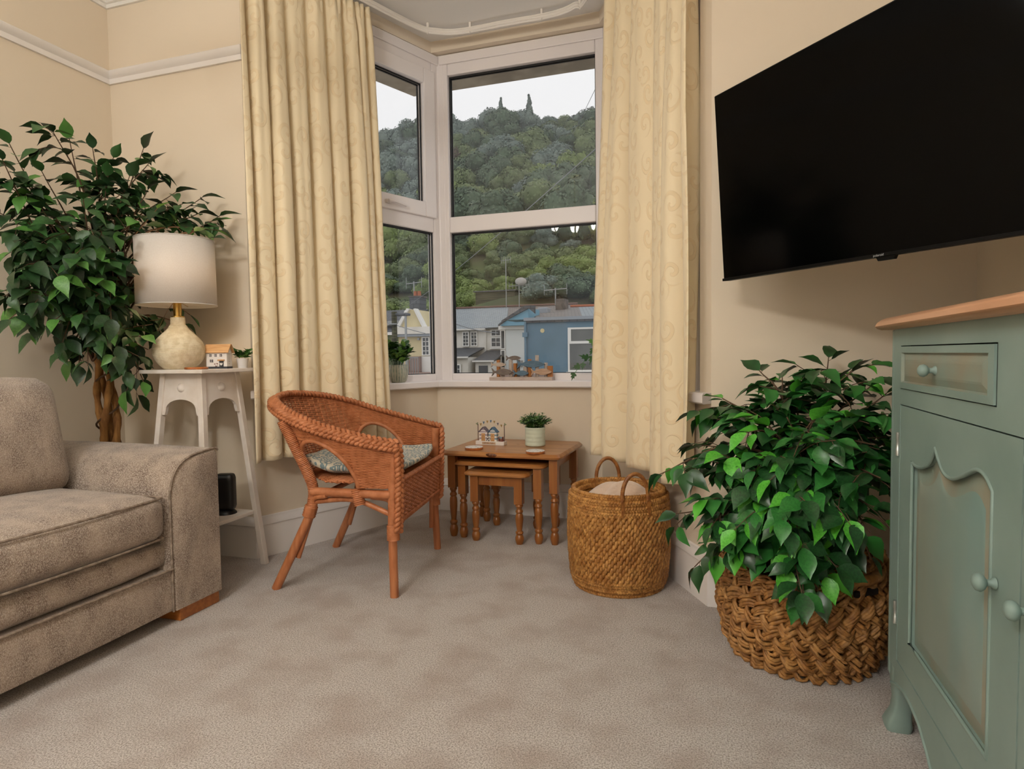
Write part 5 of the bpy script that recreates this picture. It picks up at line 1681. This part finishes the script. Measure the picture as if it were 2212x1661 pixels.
TM = [mat('foliage_deep', '4b5b45', .8, '5a6c53', 1.2, 4), mat('foliage_olive', '616f49', .8, '727f55', 1.2, 4), mat('foliage_grey_green', '65736a', .8, '768478', 1.2, 4),
      mat('foliage_fresh', '6a7a42', .8, '7c8d4f', 1.2, 4), mat('foliage_russet', '57493a', .8, '655544', 1.2, 4)]
TN = ['deep green', 'olive green', 'grey-green', 'fresh green', 'russet brown']
M_trunk = mat('tree_trunk', '3f362c', .9)
def crown_mesh(seed, conifer=False, n=4200, leaf=.036):
    """crown of unit radius: overlapping lobes covered in leaf cards."""
    R = random.Random(seed)
    mb = MB()
    lobes = [(Vector((0, 0, 0)), .72)]
    if conifer:
        lobes = [(Vector((R.uniform(-.04, .04), R.uniform(-.04, .04), -1 + .19 * k)), .50 * (1 - k / 12) + .03) for k in range(12)]
    else:
        for k in range(9):
            a = 2 * PI * k / 9 + R.uniform(-.3, .3)
            lobes.append((Vector((.52 * math.cos(a), .52 * math.sin(a), R.uniform(-.35, .4))), R.uniform(.34, .5)))
        lobes.append((Vector((R.uniform(-.2, .2), R.uniform(-.2, .2), .5)), .45))
    for c, r in lobes:
        sg = 9
        vs, fs = [], []
        for i in range(7):
            t = PI * i / 6
            for j in range(sg):
                a = 2 * PI * j / sg
                rr = r * R.uniform(.78, 1.0)
                vs.append(c + Vector((rr * math.sin(t) * math.cos(a), rr * math.sin(t) * math.sin(a), rr * math.cos(t))))
        for i in range(6):
            for j in range(sg): fs.append((i * sg + j, (i + 1) * sg + j, (i + 1) * sg + (j + 1) % sg, i * sg + (j + 1) % sg))
        mb.add(vs, fs)
    for k in range(n):
        c, r = R.choice(lobes)
        d = Vector((R.gauss(0, 1), R.gauss(0, 1), R.gauss(0, 1) + .3)).normalized()
        p = c + d * r * R.uniform(.9, 1.12)
        s = leaf * R.uniform(.6, 1.5)
        a = (d.orthogonal().normalized() + d * R.uniform(-.2, .8)).normalized()
        b = d.cross(a)
        b = (b + d * R.uniform(-.5, .5)).normalized()
        mb.add([p - a * s - b * s * .7, p + a * s * .9 - b * s * .5, p + a * s * .7 + b * s * .8, p - a * s * .6 + b * s], [(0, 1, 2, 3)])
    return mb
crowns = [[None] * 7 for _ in TM]
protos = [crown_mesh(s) for s in range(5)] + [crown_mesh(31, True, 1800, .06), crown_mesh(32, True, 1800, .05)]
def crown_data(k, mi):
    if crowns[mi][k] is None:
        o = protos[k].build('crown', TM[mi], smooth=70)
        crowns[mi][k] = o.data
        bpy.data.objects.remove(o)
    return crowns[mi][k]
trunk_mb = MB().tube(cmr([(0, 0, -1.6), (.04, .02, -.8), (.02, -.03, -.1)], 4), [.10 - .005 * i for i in range(9)], 7)
tob = trunk_mb.build('trunk', M_trunk, smooth=70); trunk_me = tob.data; bpy.data.objects.remove(tob)
R = random.Random(77)
def place_tree(x, y, r, mi, k, name, label, group, lift=.75, zs=1.0, trunk=True):
    z = hz(x, y)
    t = thing(name, label, 'tree' if trunk else 'bush', (x, y, z), R.uniform(0, 6.28), group)
    c = bpy.data.objects.new('crown', crown_data(k, mi)); COL.objects.link(c); c.parent = t
    c.location = (0, 0, r * lift); c.scale = (r, r, r * zs)
    if trunk:
        q = bpy.data.objects.new('trunk', trunk_me); COL.objects.link(q); q.parent = t
        q.location = (0, 0, r * lift); q.scale = (r, r, r * max(.5, lift / 1.5))
def zone(mi, y):
    w = ('along the skyline of the wooded ridge' if y > 140 else 'high on the wooded hillside below the ridge' if y > 115 else 'on the lower half of the wooded hillside')
    return TN[mi] + ' rounded tree ' + w, TN[mi] + ' trees ' + w
y = 152.0
while y > 84:
    half_r = -0.60 * y - 6, -0.02 * y + 8
    step = 5.2 if y > 120 else 4.8
    x = half_r[0] + R.uniform(0, step)
    while x < half_r[1]:
        f = (y - 84) / 68
        mi = R.choices(range(5), [5, 2 + 2 * (1 - f), 5 * f + 1, 2.5 * (1 - f), .05])[0]
        r = R.uniform(3.2, 5.0)
        place_tree(x, y + R.uniform(-2.5, 2.5), r, mi, R.randrange(5), 'hillside_tree', *zone(mi, y), lift=.55, zs=R.uniform(.85, 1.2))
        x += step * R.uniform(.75, 1.25)
    y -= 7.2
for x, y_, r in ((-49.5, 148, 2.3), (-42.0, 147, 2.5)):
    place_tree(x, y_, r, 2, 5 if r > 2 else 6, 'conifer_tree', 'pointed conifer rising above the ridge line', 'conifers on the ridge', lift=2.5, zs=1.3)
y = 82.0
while y > 51:
    lo_, hi_ = -0.62 * y - 3, -0.02 * y + 5
    x = lo_ + R.uniform(0, 3)
    while x < hi_:
        if not (51 < y < 60 and -22.5 < x < -16):
            mi = R.choices(range(5), [2.5, 4, .6, 4, .35])[0]
            place_tree(x, y + R.uniform(-1.5, 1.5), R.uniform(1.3, 2.6), mi, R.randrange(5), 'hillside_bush', 'low ' + TN[mi] + (' bush on the slope just above the roofs' if y < 66 else ' bush at the foot of the wood'), TN[mi] + (' bushes just above the roofs' if y < 66 else ' bushes at the foot of the wood'), lift=.35, zs=R.uniform(.6, .9), trunk=False)
        x += R.uniform(2.4, 4.2)
    y -= 4.0

# ---- houses
M_wr = mat('white_render', 'ddd8ce', .85, 'ccc6ba', .8, 4, bump=.1, bscale=6, bdist=.02)
M_gr = mat('pale_grey_render', 'cdd0cd', .85); M_cr = mat('cream_render', 'd3c59c', .85, 'c8b98e', .7, 4); M_bl_ = mat('blue_render', '5a7787', .75, '617e90', .9, 4, bump=.15, bscale=8, bdist=.02); M_blt = mat('turquoise_blue_paint', '6f9db2', .7)
def slates(name, c1, c2, c3):
    M = mat(name, c1, .55)
    nt, b = mnode(M)
    tc = nt.nodes.new('ShaderNodeTexCoord'); br = nt.nodes.new('ShaderNodeTexBrick')
    br.inputs['Color1'].default_value, br.inputs['Color2'].default_value, br.inputs['Mortar'].default_value = lin(c1), lin(c2), lin(c3)
    br.inputs['Scale'].default_value = 1.0; br.inputs['Mortar Size'].default_value = .018; br.inputs['Brick Width'].default_value = .30; br.inputs['Row Height'].default_value = .2
    nt.links.new(tc.outputs['UV'], br.inputs['Vector']); nt.links.new(br.outputs[0], b.inputs['Base Color'])
    return M
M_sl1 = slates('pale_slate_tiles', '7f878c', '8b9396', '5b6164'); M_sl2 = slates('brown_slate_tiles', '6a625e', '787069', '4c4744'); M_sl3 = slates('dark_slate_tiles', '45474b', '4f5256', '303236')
M_tc = mat('terracotta', 'a8603c', .8); M_brn = mat('brown_ridge_tile', '6d5348', .8); M_pw = mat('white_window_paint', 'dcd9d2', .5); M_pane = mat('dark_window_pane', '23282a', .12, spec=.6); M_pane2 = mat('grey_window_pane', '595a54', .25, '4a4b46', .8, 3, spec=.6)
M_lead = mat('grey_leadwork', '8a9096', .6); M_brick = mat('sooty_brick', '4f4a45', .9, '6a6058', 4, 4); M_metal = mat('grey_metal', '8d8f8e', .4, metal=.5); M_wood_old = mat('weathered_boards', '3a3a2e', .9, '5f5d48', 3, 5, stretch=(.2, 1, 6))
def slope(name, M, parent, p0, p1, p2, p3, th=.08):
    """roof slope p0,p1 along the eave, p3,p2 along the ridge."""
    p0, p1, p2, p3 = (Vector(p) for p in (p0, p1, p2, p3))
    n = (p1 - p0).cross(p3 - p0).normalized()
    w, h = (p1 - p0).length, (p3 - p0).length
    mb = MB()
    mb.add([p0, p1, p2, p3], [(0, 1, 2, 3)], 0, [(0, 0), (w, 0), (w, h), (0, h)])
    lo = [p - n * th for p in (p0, p1, p2, p3)]
    mb.add([p0, p1, p2, p3] + lo, [(7, 6, 5, 4), (0, 4, 5, 1), (1, 5, 6, 2), (2, 6, 7, 3), (3, 7, 4, 0)], 0, [(0, 0)] * 8)
    return mb.build(name, M, parent, smooth=0)
def part(parent, name, M, *boxes, bevel=0):
    mb = MB()
    for b_ in boxes: mb.bx(*b_)
    return mb.build(name, M, parent, smooth=0, bevel=bevel)
def hwin(parent, x0, x1, z0, z1, y, cols, rows, M=None, fr=.07, bar=.035, Mp=None):
    """window on a wall facing -y."""
    w = MB()
    w.bx(x0, x1, y - .05, y + .06, z0, z0 + fr); w.bx(x0, x1, y - .05, y + .06, z1 - fr, z1); w.bx(x0, x0 + fr, y - .05, y + .06, z0 + fr, z1 - fr); w.bx(x1 - fr, x1, y - .05, y + .06, z0 + fr, z1 - fr)
    for c in range(1, cols): xx = x0 + (x1 - x0) * c / cols; w.bx(xx - bar / 2, xx + bar / 2, y - .035, y + .05, z0 + fr, z1 - fr)
    for r in range(1, rows): zz = z0 + (z1 - z0) * r / rows; w.bx(x0 + fr, x1 - fr, y - .035, y + .05, zz - bar / 2, zz + bar / 2)
    o = w.build('window', M or M_pw, parent, smooth=0)
    ax, az = (x1 - x0 - 2 * fr) / cols, (z1 - z0 - 2 * fr) / rows
    for c in range(cols):
        for r in range(rows):
            p = MB(); p.bx(x0 + fr + c * ax, x0 + fr + (c + 1) * ax, y - .015, y - .005, z0 + fr + r * az, z0 + fr + (r + 1) * az); p.build('pane', Mp or M_pane, o, smooth=0)
    return o
# house A: white terrace with casements
hA = thing('terraced_house', 'white rendered terraced house with open casement windows and pale slate roof', 'house', (-15.8, 40, -3.2))
def H(o): return Vector(o.location)
def at_(o, x0, x1, y0, y1, z0, z1):
    c = H(o); return (x0 - c.x, x1 - c.x, y0 - c.y, y1 - c.y, z0 - c.z, z1 - c.z)
def P_(o, *p): c = H(o); return [(q[0] - c.x, q[1] - c.y, q[2] - c.z) for q in p]
part(hA, 'wall', M_wr, at_(hA, -17.2, -14.66, 40, 46, -3.2, 2.8))
slope('roof_slope', M_sl1, hA, *P_(hA, (-19.0, 39.7, 2.72), (-13.1, 39.7, 2.85), (-14.4, 44.2, 4.52), (-20.5, 44.2, 4.52)))
q = MB(); q.tube(P_(hA, (-20.5, 44.2, 4.56), (-14.4, 44.2, 4.56)), .09, 6); q.build('ridge_tiles', M_brn, hA, smooth=60)
part(hA, 'gutter', M_pw, at_(hA, -17.2, -14.6, 39.6, 39.75, 2.68, 2.78))
c = H(hA)
hwin(hA, -16.35 - c.x, -15.86 - c.x, 1.58 - c.z, 2.60 - c.z, 39.9 - c.y, 2, 4); hwin(hA, -15.78 - c.x, -15.28 - c.x, 1.58 - c.z, 2.60 - c.z, 39.98 - c.y, 2, 4)
hwin(hA, -16.40 - c.x, -15.86 - c.x, -.55 - c.z, .42 - c.z, 37.0 - c.y, 2, 3); hwin(hA, -15.82 - c.x, -15.31 - c.x, -.55 - c.z, .42 - c.z, 37.0 - c.y, 2, 3)
part(hA, 'porch_wall', M_wr, at_(hA, -16.9, -14.85, 37.1, 40, -3.2, .86))
slope('porch_roof', M_sl3, hA, *P_(hA, (-17.0, 36.9, .88), (-14.8, 36.9, .88), (-14.8, 40, 1.50), (-17.0, 40, 1.50)))
part(hA, 'porch_gutter', M_pw, at_(hA, -17.0, -14.75, 36.8, 36.92, .80, .90))
part(hA, 'downpipe', M_pw, at_(hA, -17.25, -17.13, 39.8, 39.92, -3.2, 3.4))
# house B
hB = thing('terraced_house', 'narrow white terraced house with sash window and small slate porch', 'house', (-14.0, 40.1, -3.2))
part(hB, 'wall', M_wr, at_(hB, -14.66, -13.2, 40.1, 46, -3.2, 2.95))
c = H(hB)
hwin(hB, -14.32 - c.x, -13.58 - c.x, 1.49 - c.z, 2.18 - c.z, 40.0 - c.y, 2, 2); hwin(hB, -14.32 - c.x, -13.58 - c.x, 2.22 - c.z, 2.69 - c.z, 40.0 - c.y, 2, 1)
part(hB, 'window_ledge', M_pw, at_(hB, -14.4, -13.5, 39.95, 40.1, 1.38, 1.48))
part(hB, 'porch_wall', M_wr, at_(hB, -14.55, -13.3, 37.6, 40.1, -3.2, .60))
slope('porch_roof', M_sl3, hB, *P_(hB, (-14.65, 37.4, .62), (-13.2, 37.4, .62), (-13.2, 40.1, 1.30), (-14.65, 40.1, 1.30)))
part(hB, 'porch_gutter', M_pw, at_(hB, -14.65, -13.2, 37.3, 37.42, .54, .64))
part(hB, 'door', M_pane, at_(hB, -14.3, -13.7, 37.55, 37.62, -1.6, .3))
# house C: projecting white bay, brown slates
hC = thing('terraced_house', 'pale grey house end with tall bay window beneath a blue gable', 'house', (-12.5, 39, -3.2))
part(hC, 'wall', M_gr, at_(hC, -12.9, -11.4, 38.9, 46, -3.2, 2.75))
slope('roof_slope', M_sl2, hC, *P_(hC, (-13.05, 39.7, 2.85), (-8.0, 39.7, 2.85), (-9.2, 44.2, 4.52), (-14.4, 44.2, 4.52)))
q = MB(); q.tube(P_(hC, (-14.4, 44.2, 4.56), (-9.2, 44.2, 4.56)), .09, 6); q.build('ridge_tiles', M_brn, hC, smooth=60)
part(hC, 'fascia', M_pw, at_(hC, -13.35, -11.4, 38.75, 38.95, 2.62, 2.85))
c = H(hC)
hwin(hC, -13.25 - c.x, -12.92 - c.x, 1.35 - c.z, 2.60 - c.z, 38.9 - c.y, 1, 1, fr=.06); hwin(hC, -13.25 - c.x, -12.92 - c.x, -.4 - c.z, 1.30 - c.z, 38.9 - c.y, 1, 1, fr=.06)
part(hC, 'vent_box', M_metal, at_(hC, -12.1, -11.75, 38.8, 38.9, .2, .6))
q = MB(); q.prism([(-13.1, 2.85), (-11.2, 2.85), (-11.2, 4.0), (-11.5, 4.0)], lambda a, b, d: (a + 12.5, d - 39, b + 3.2), 38.4, 39.2); q.build('gablet', M_blt, hC, smooth=0)
q = MB(); q.prism([(-13.2, 2.95), (-11.45, 4.08), (-10.9, 4.08), (-10.9, 3.75), (-11.5, 3.95), (-13.2, 2.82)], lambda a, b, d: (a + 12.5, d - 39, b + 3.2), 38.3, 38.45); q.build('verge', M_sl3, hC, smooth=0)
# aerials on the roofs
def aerial(parent, x, y, z0, z1, rods, arm):
    q = MB()
    c = H(parent)
    q.tube([(x - c.x, y - c.y, z0 - c.z), (x - c.x, y - c.y, z1 - c.z)], .035, 6)
    q.tube([(x - arm - c.x, y - c.y, z1 - .1 - c.z), (x + arm - c.x, y - c.y, z1 - .05 - c.z)], .022, 6)
    for k in range(rods):
        xx = x - arm + 2 * arm * k / max(1, rods - 1)
        q.tube([(xx - c.x, y - c.y, z1 - .32 - c.z), (xx - c.x, y - c.y, z1 + .2 - c.z)], .012, 5)
    return q.build('aerial', M_metal, parent, smooth=60)
aerial(hA, -14.5, 44, 4.4, 8.0, 5, .35); aerial(hC, -13.5, 44, 4.4, 6.1, 7, .75)
c = H(hC)
q = MB(); q.lathe([(.0, -.16), (.25, -.12), (.42, .0), (.40, .02), (.24, -.08), (.0, -.12)], 24, (0, 0, 0), axis='y'); o = q.build('satellite_dish', M_pw, hC, smooth=60); o.location = (-13.3 - c.x, 43.8 - c.y, 6.3 - c.z); o.rotation_euler = (math.radians(55), 0, .3)
# blue building
hD = thing('blue_building', 'blue painted building with large white framed window', 'building', (-5.6, 24, -3.2))
part(hD, 'wall', M_bl_, at_(hD, -7.08, 2.5, 24, 30, -3.2, 2.28))
part(hD, 'roof_edge', M_lead, at_(hD, -7.15, 2.55, 23.85, 24.6, 2.30, 2.42))
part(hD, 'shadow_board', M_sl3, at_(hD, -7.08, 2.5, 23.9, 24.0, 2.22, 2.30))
slope('roof_slope', M_sl2, hD, *P_(hD, (-6.8, 24.4, 2.43), (-4.9, 24.4, 2.43), (-6.2, 30, 3.24), (-8.6, 30, 3.24)))
slope('roof_slope', M_sl1, hD, *P_(hD, (-4.9, 24.4, 2.43), (2.5, 24.4, 2.43), (1.6, 30, 3.20), (-6.2, 30, 3.24)))
q = MB(); q.tube(P_(hD, (-6.6, 30, 3.28), (1.6, 30, 3.24)), .07, 6); q.build('ridge_tiles', M_tc, hD, smooth=60)
c = H(hD)
wn = hwin(hD, -5.39 - c.x, -3.6 - c.x, .27 - c.z, 1.99 - c.z, 24 - c.y, 1, 1, fr=.07, Mp=M_pane2)
q = MB(); q.bx(-5.32 - c.x, -3.67 - c.x, -.07, .02, 1.36 - c.z, 1.46 - c.z); q.bx(-4.32 - c.x, -4.24 - c.x, -.07, .02, 1.46 - c.z, 1.92 - c.z); q.bx(-5.32 - c.x, -5.26 - c.x, -.06, .02, 1.46 - c.z, 1.92 - c.z); q.build('glazing_bar', M_pw, wn, smooth=0)
q = MB(); q.bx(-5.45 - c.x, -3.55 - c.x, -.14, .02, .20 - c.z, .27 - c.z); q.build('window_ledge', M_pw, hD, smooth=0)
q = MB(); q.lathe([(.001, -.02), (.085, -.02), (.085, .0), (.001, .0)], 24, (-6.42 - c.x, 0, 1.90 - c.z), axis='y'); q.build('vent_cover', M_cr, hD, smooth=40)
q = MB(); q.tube(P_(hD, (-7.10, 23.9, 2.25), (-7.10, 23.9, -3.2)), .05, 8); q.box((-7.10 - c.x, -.1, 1.75 - c.z), (.2, .16, .18)); q.build('downpipe', M_bl_, hD, smooth=50)
part(hD, 'chimney', M_brick, at_(hD, -7.0, -6.55, 28.6, 29.3, 2.6, 3.55)); part(hD, 'roof_cowl', M_lead, at_(hD, -7.45, -6.98, 27.0, 27.6, 2.75, 3.05), bevel=.05)
aerial(hD, -7.1, 29, 3.3, 4.1, 2, .55)
q = MB(); q.prism([(-8.15, 2.38), (-7.08, 2.38), (-7.08, 2.86), (-7.2, 2.86)], lambda a, b, d: (a - c.x, d - c.y, b - c.z), 24.3, 26); q.build('side_gable', M_blt, hD, smooth=0)
q = MB(); q.prism([(-8.2, 2.36), (-7.22, 2.92), (-6.78, 2.92), (-6.78, 2.6), (-7.05, 2.82), (-8.2, 2.28)], lambda a, b, d: (a - c.x, d - c.y, b - c.z), 24.2, 24.32); q.build('verge', M_sl3, hD, smooth=0)
# cream house
hE = thing('cream_house', 'cream gabled house with dark chimney and terracotta pot', 'house', (-13.2, 26, -3.2))
c = H(hE)
part(hE, 'wall', M_cr, at_(hE, -13.95, -12.2, 26.2, 27.4, -3.2, 1.95))
q = MB(); q.prism([(-14.0, 2.0), (-12.6, 2.0), (-13.0, 3.1), (-13.3, 3.1)], lambda a, b, d: (a - c.x, d - c.y, b - c.z), 26.1, 30); q.build('gable', M_cr, hE, smooth=0)
q = MB(); q.prism([(-14.15, 2.0), (-13.95, 2.0), (-13.25, 3.12), (-13.38, 3.16)], lambda a, b, d: (a - c.x, d - c.y, b - c.z), 25.95, 26.3); q.prism([(-12.62, 2.3), (-12.5, 2.3), (-12.95, 3.14), (-13.04, 3.12)], lambda a, b, d: (a - c.x, d - c.y, b - c.z), 25.95, 26.3); q.build('bargeboard', M_pw, hE, smooth=0)
part(hE, 'parapet', M_wr, at_(hE, -14.0, -12.1, 25.9, 26.6, 1.98, 2.30)); part(hE, 'parapet_base', M_lead, at_(hE, -14.0, -12.1, 25.95, 26.4, 1.86, 1.98))
slope('roof_slope', M_sl3, hE, *P_(hE, (-17.0, 25.9, 2.05), (-14.05, 25.9, 2.05), (-13.5, 28.5, 3.3), (-17.0, 28.5, 3.3)))
q = MB(); q.box((-14.45 - c.x, 26.6 - c.y, 2.52 - c.z), (.7, .06, .55), Matrix.Rotation(math.radians(-64), 3, 'X')); q.build('solar_panel', M_pane2, hE, smooth=0)
part(hE, 'gutter', M_pw, at_(hE, -17, -14.0, 25.8, 25.95, 1.95, 2.08))
part(hE, 'chimney', M_sl3, at_(hE, -13.55, -13.02, 26.6, 27.3, 2.9, 3.72)); part(hE, 'chimney_cap', M_brick, at_(hE, -13.60, -12.97, 26.55, 27.35, 3.72, 3.78))
for k in range(2):
    q = MB(); q.lathe([(.001, 3.78 - c.z), (.09, 3.78 - c.z), (.08, 4.0 - c.z), (.09, 4.02 - c.z), (.001, 4.02 - c.z)], 14, (-13.38 + k * .2 - c.x, 26.9 - c.y, 0)); q.build('chimney_pot', M_tc, hE, smooth=50)
hwin(hE, -12.72 - c.x, -12.33 - c.x, .98 - c.z, 1.84 - c.z, 26.15 - c.y, 2, 4, fr=.05, bar=.03)
part(hE, 'door_panel', M_pw, at_(hE, -12.76, -12.30, 26.12, 26.2, -.4, .95))
part(hE, 'air_vent', M_metal, at_(hE, -12.95, -12.85, 26.12, 26.2, 1.70, 1.80))
part(hE, 'terrace', mat('pink_terrace_wall', '8d7468', .9), at_(hE, -13.9, -11.5, 23.4, 26.2, -3.2, .22), at_(hE, -13.3, -12.75, 25.9, 26.2, .22, .95))
part(hE, 'terrace_planter', M_wr, at_(hE, -12.72, -12.5, 23.6, 23.85, .22, .52))
q = MB()
for k in range(9): x = -12.5 + k * .11; q.bx(x - c.x - .012, x - c.x + .012, 23.45 - c.y, 23.48 - c.y, .22 - c.z, .9 - c.z)
q.bx(-12.52 - c.x, -11.6 - c.x, 23.44 - c.y, 23.5 - c.y, .88 - c.z, .92 - c.z); q.build('railing', M_metal, hE, smooth=0)
aerial(hE, -13.5, 27, 3.7, 4.5, 2, .4)
# palm on the terrace
pm = thing('yucca_plant', 'spiky potted yucca on the terrace of the cream house', 'plant', (-12.3, 22.9, .2))
q = MB(); q.tube([(0, 0, -3.4), (0, 0, .72)], .035, 7); q.build('stem', M_trunk, pm, smooth=60)
for k in range(22):
    a = 2 * PI * k / 22 * 3.1; e = R.uniform(-.4, 1.1)
    d = Vector((math.cos(a), math.sin(a), e)).normalized()
    m_ = orient(Vector((0, 0, .68)), d, Vector((0, 0, 1)), .34)
    q = MB(); vs, fs = LEAVES['oval_a']; q.add([m_ @ Vector((v[0], v[1] * .25, v[2])) for v in vs], fs); q.build('blade', M_lf3, pm, smooth=60)
# posts and shed
sl = thing('street_lamp', 'grey street lamp with flat head before the cream house', 'lamp post', (-9.42, 18.2, -3.2))
q = MB(); q.tube([(0, 0, 0), (0, 0, 5.5)], .04, 8); q.build('post', M_metal, sl, smooth=60)
MB().bx(-.32, .14, -.09, .09, 5.46, 5.54).build('lamp_head', M_sl3, sl, smooth=0, bevel=.02); q = MB(); q.ball((0, 0, 5.58), .05, 10, 6); q.build('sensor', M_pw, sl, smooth=60)
wp = thing('wooden_pole', 'weathered wooden telegraph pole beside the street lamp', 'pole', (-10.8, 20, -3.2))
q = MB(); q.tube([(0, 0, 0), (0, 0, 5.75)], .10, 8); q.build('shaft', M_wood_old, wp, smooth=60)
q = MB(); q.tube([(-.15, -.1, 5.3), (.15, -.1, 5.3)], .03, 6); q.build('crossbar', M_metal, wp, smooth=60)
sh_ = thing('shed', 'old dark timber shed on the slope behind the roofs', 'shed', (-19.2, 55, 4.2))
for k in range(9):
    MB().bx(-1.9, 1.9, -.03, .03, .15 + k * .28, .15 + k * .28 + .25).build('board', M_wood_old, sh_, smooth=0)
MB().bx(-1.95, 1.95, .0, 2.5, -.6, 2.65).build('body', M_wood_old, sh_, smooth=0); MB().bx(-2.1, 2.1, -.2, 2.7, 2.65, 2.75).build('roof', M_sl3, sh_, smooth=0)
# overhead cables
M_cable = mat('grey_cable', '7e8286', .6)
def cable(label, a, b, sag, r):
    a, b = Vector(a), Vector(b)
    q = MB(); q.tube([a.lerp(b, k / 20) - Vector((0, 0, sag * 4 * (k / 20) * (1 - k / 20))) for k in range(21)], r, 6)
    tag(q.build('overhead_cable', M_cable, smooth=60), label, 'cable')
cable('pale twisted overhead cable crossing the middle of the hillside', (-10.8, 20, 2.35 + .1), (-.6, 6.0, 3.25), .15, .006)
cable('thin dark wire rising to the ridge at the window edge', (-26, 100, 29), (-2.2, 14, 7.3), .4, .007)
cable('dark cable running to the white terraced house', (-16.9, 39.6, 3.2), (-13.3, 38.6, 2.4), .12, .03)
cable('dark wire sagging past the cream gable', (-14.6, 22, 3.3), (-9.6, 20, 1.75), .12, .012)

# thin mist lying over the wooded hillside
mi_ = MB(); mi_.bx(-150, 50, 62, 190, -4, 140)
M_mist = bpy.data.materials.new('hill_mist'); M_mist.use_nodes = True
nt = M_mist.node_tree; nt.nodes.remove(nt.nodes['Principled BSDF'])
vs_ = nt.nodes.new('ShaderNodeVolumeScatter'); vs_.inputs['Color'].default_value = (.96, .98, 1, 1); vs_.inputs['Density'].default_value = .0014
nt.links.new(vs_.outputs[0], nt.nodes['Material Output'].inputs['Volume'])
o = mi_.build('mist', M_mist, smooth=0)
tag(o, 'thin pale mist hanging over the wooded hillside', 'mist', kind='stuff')
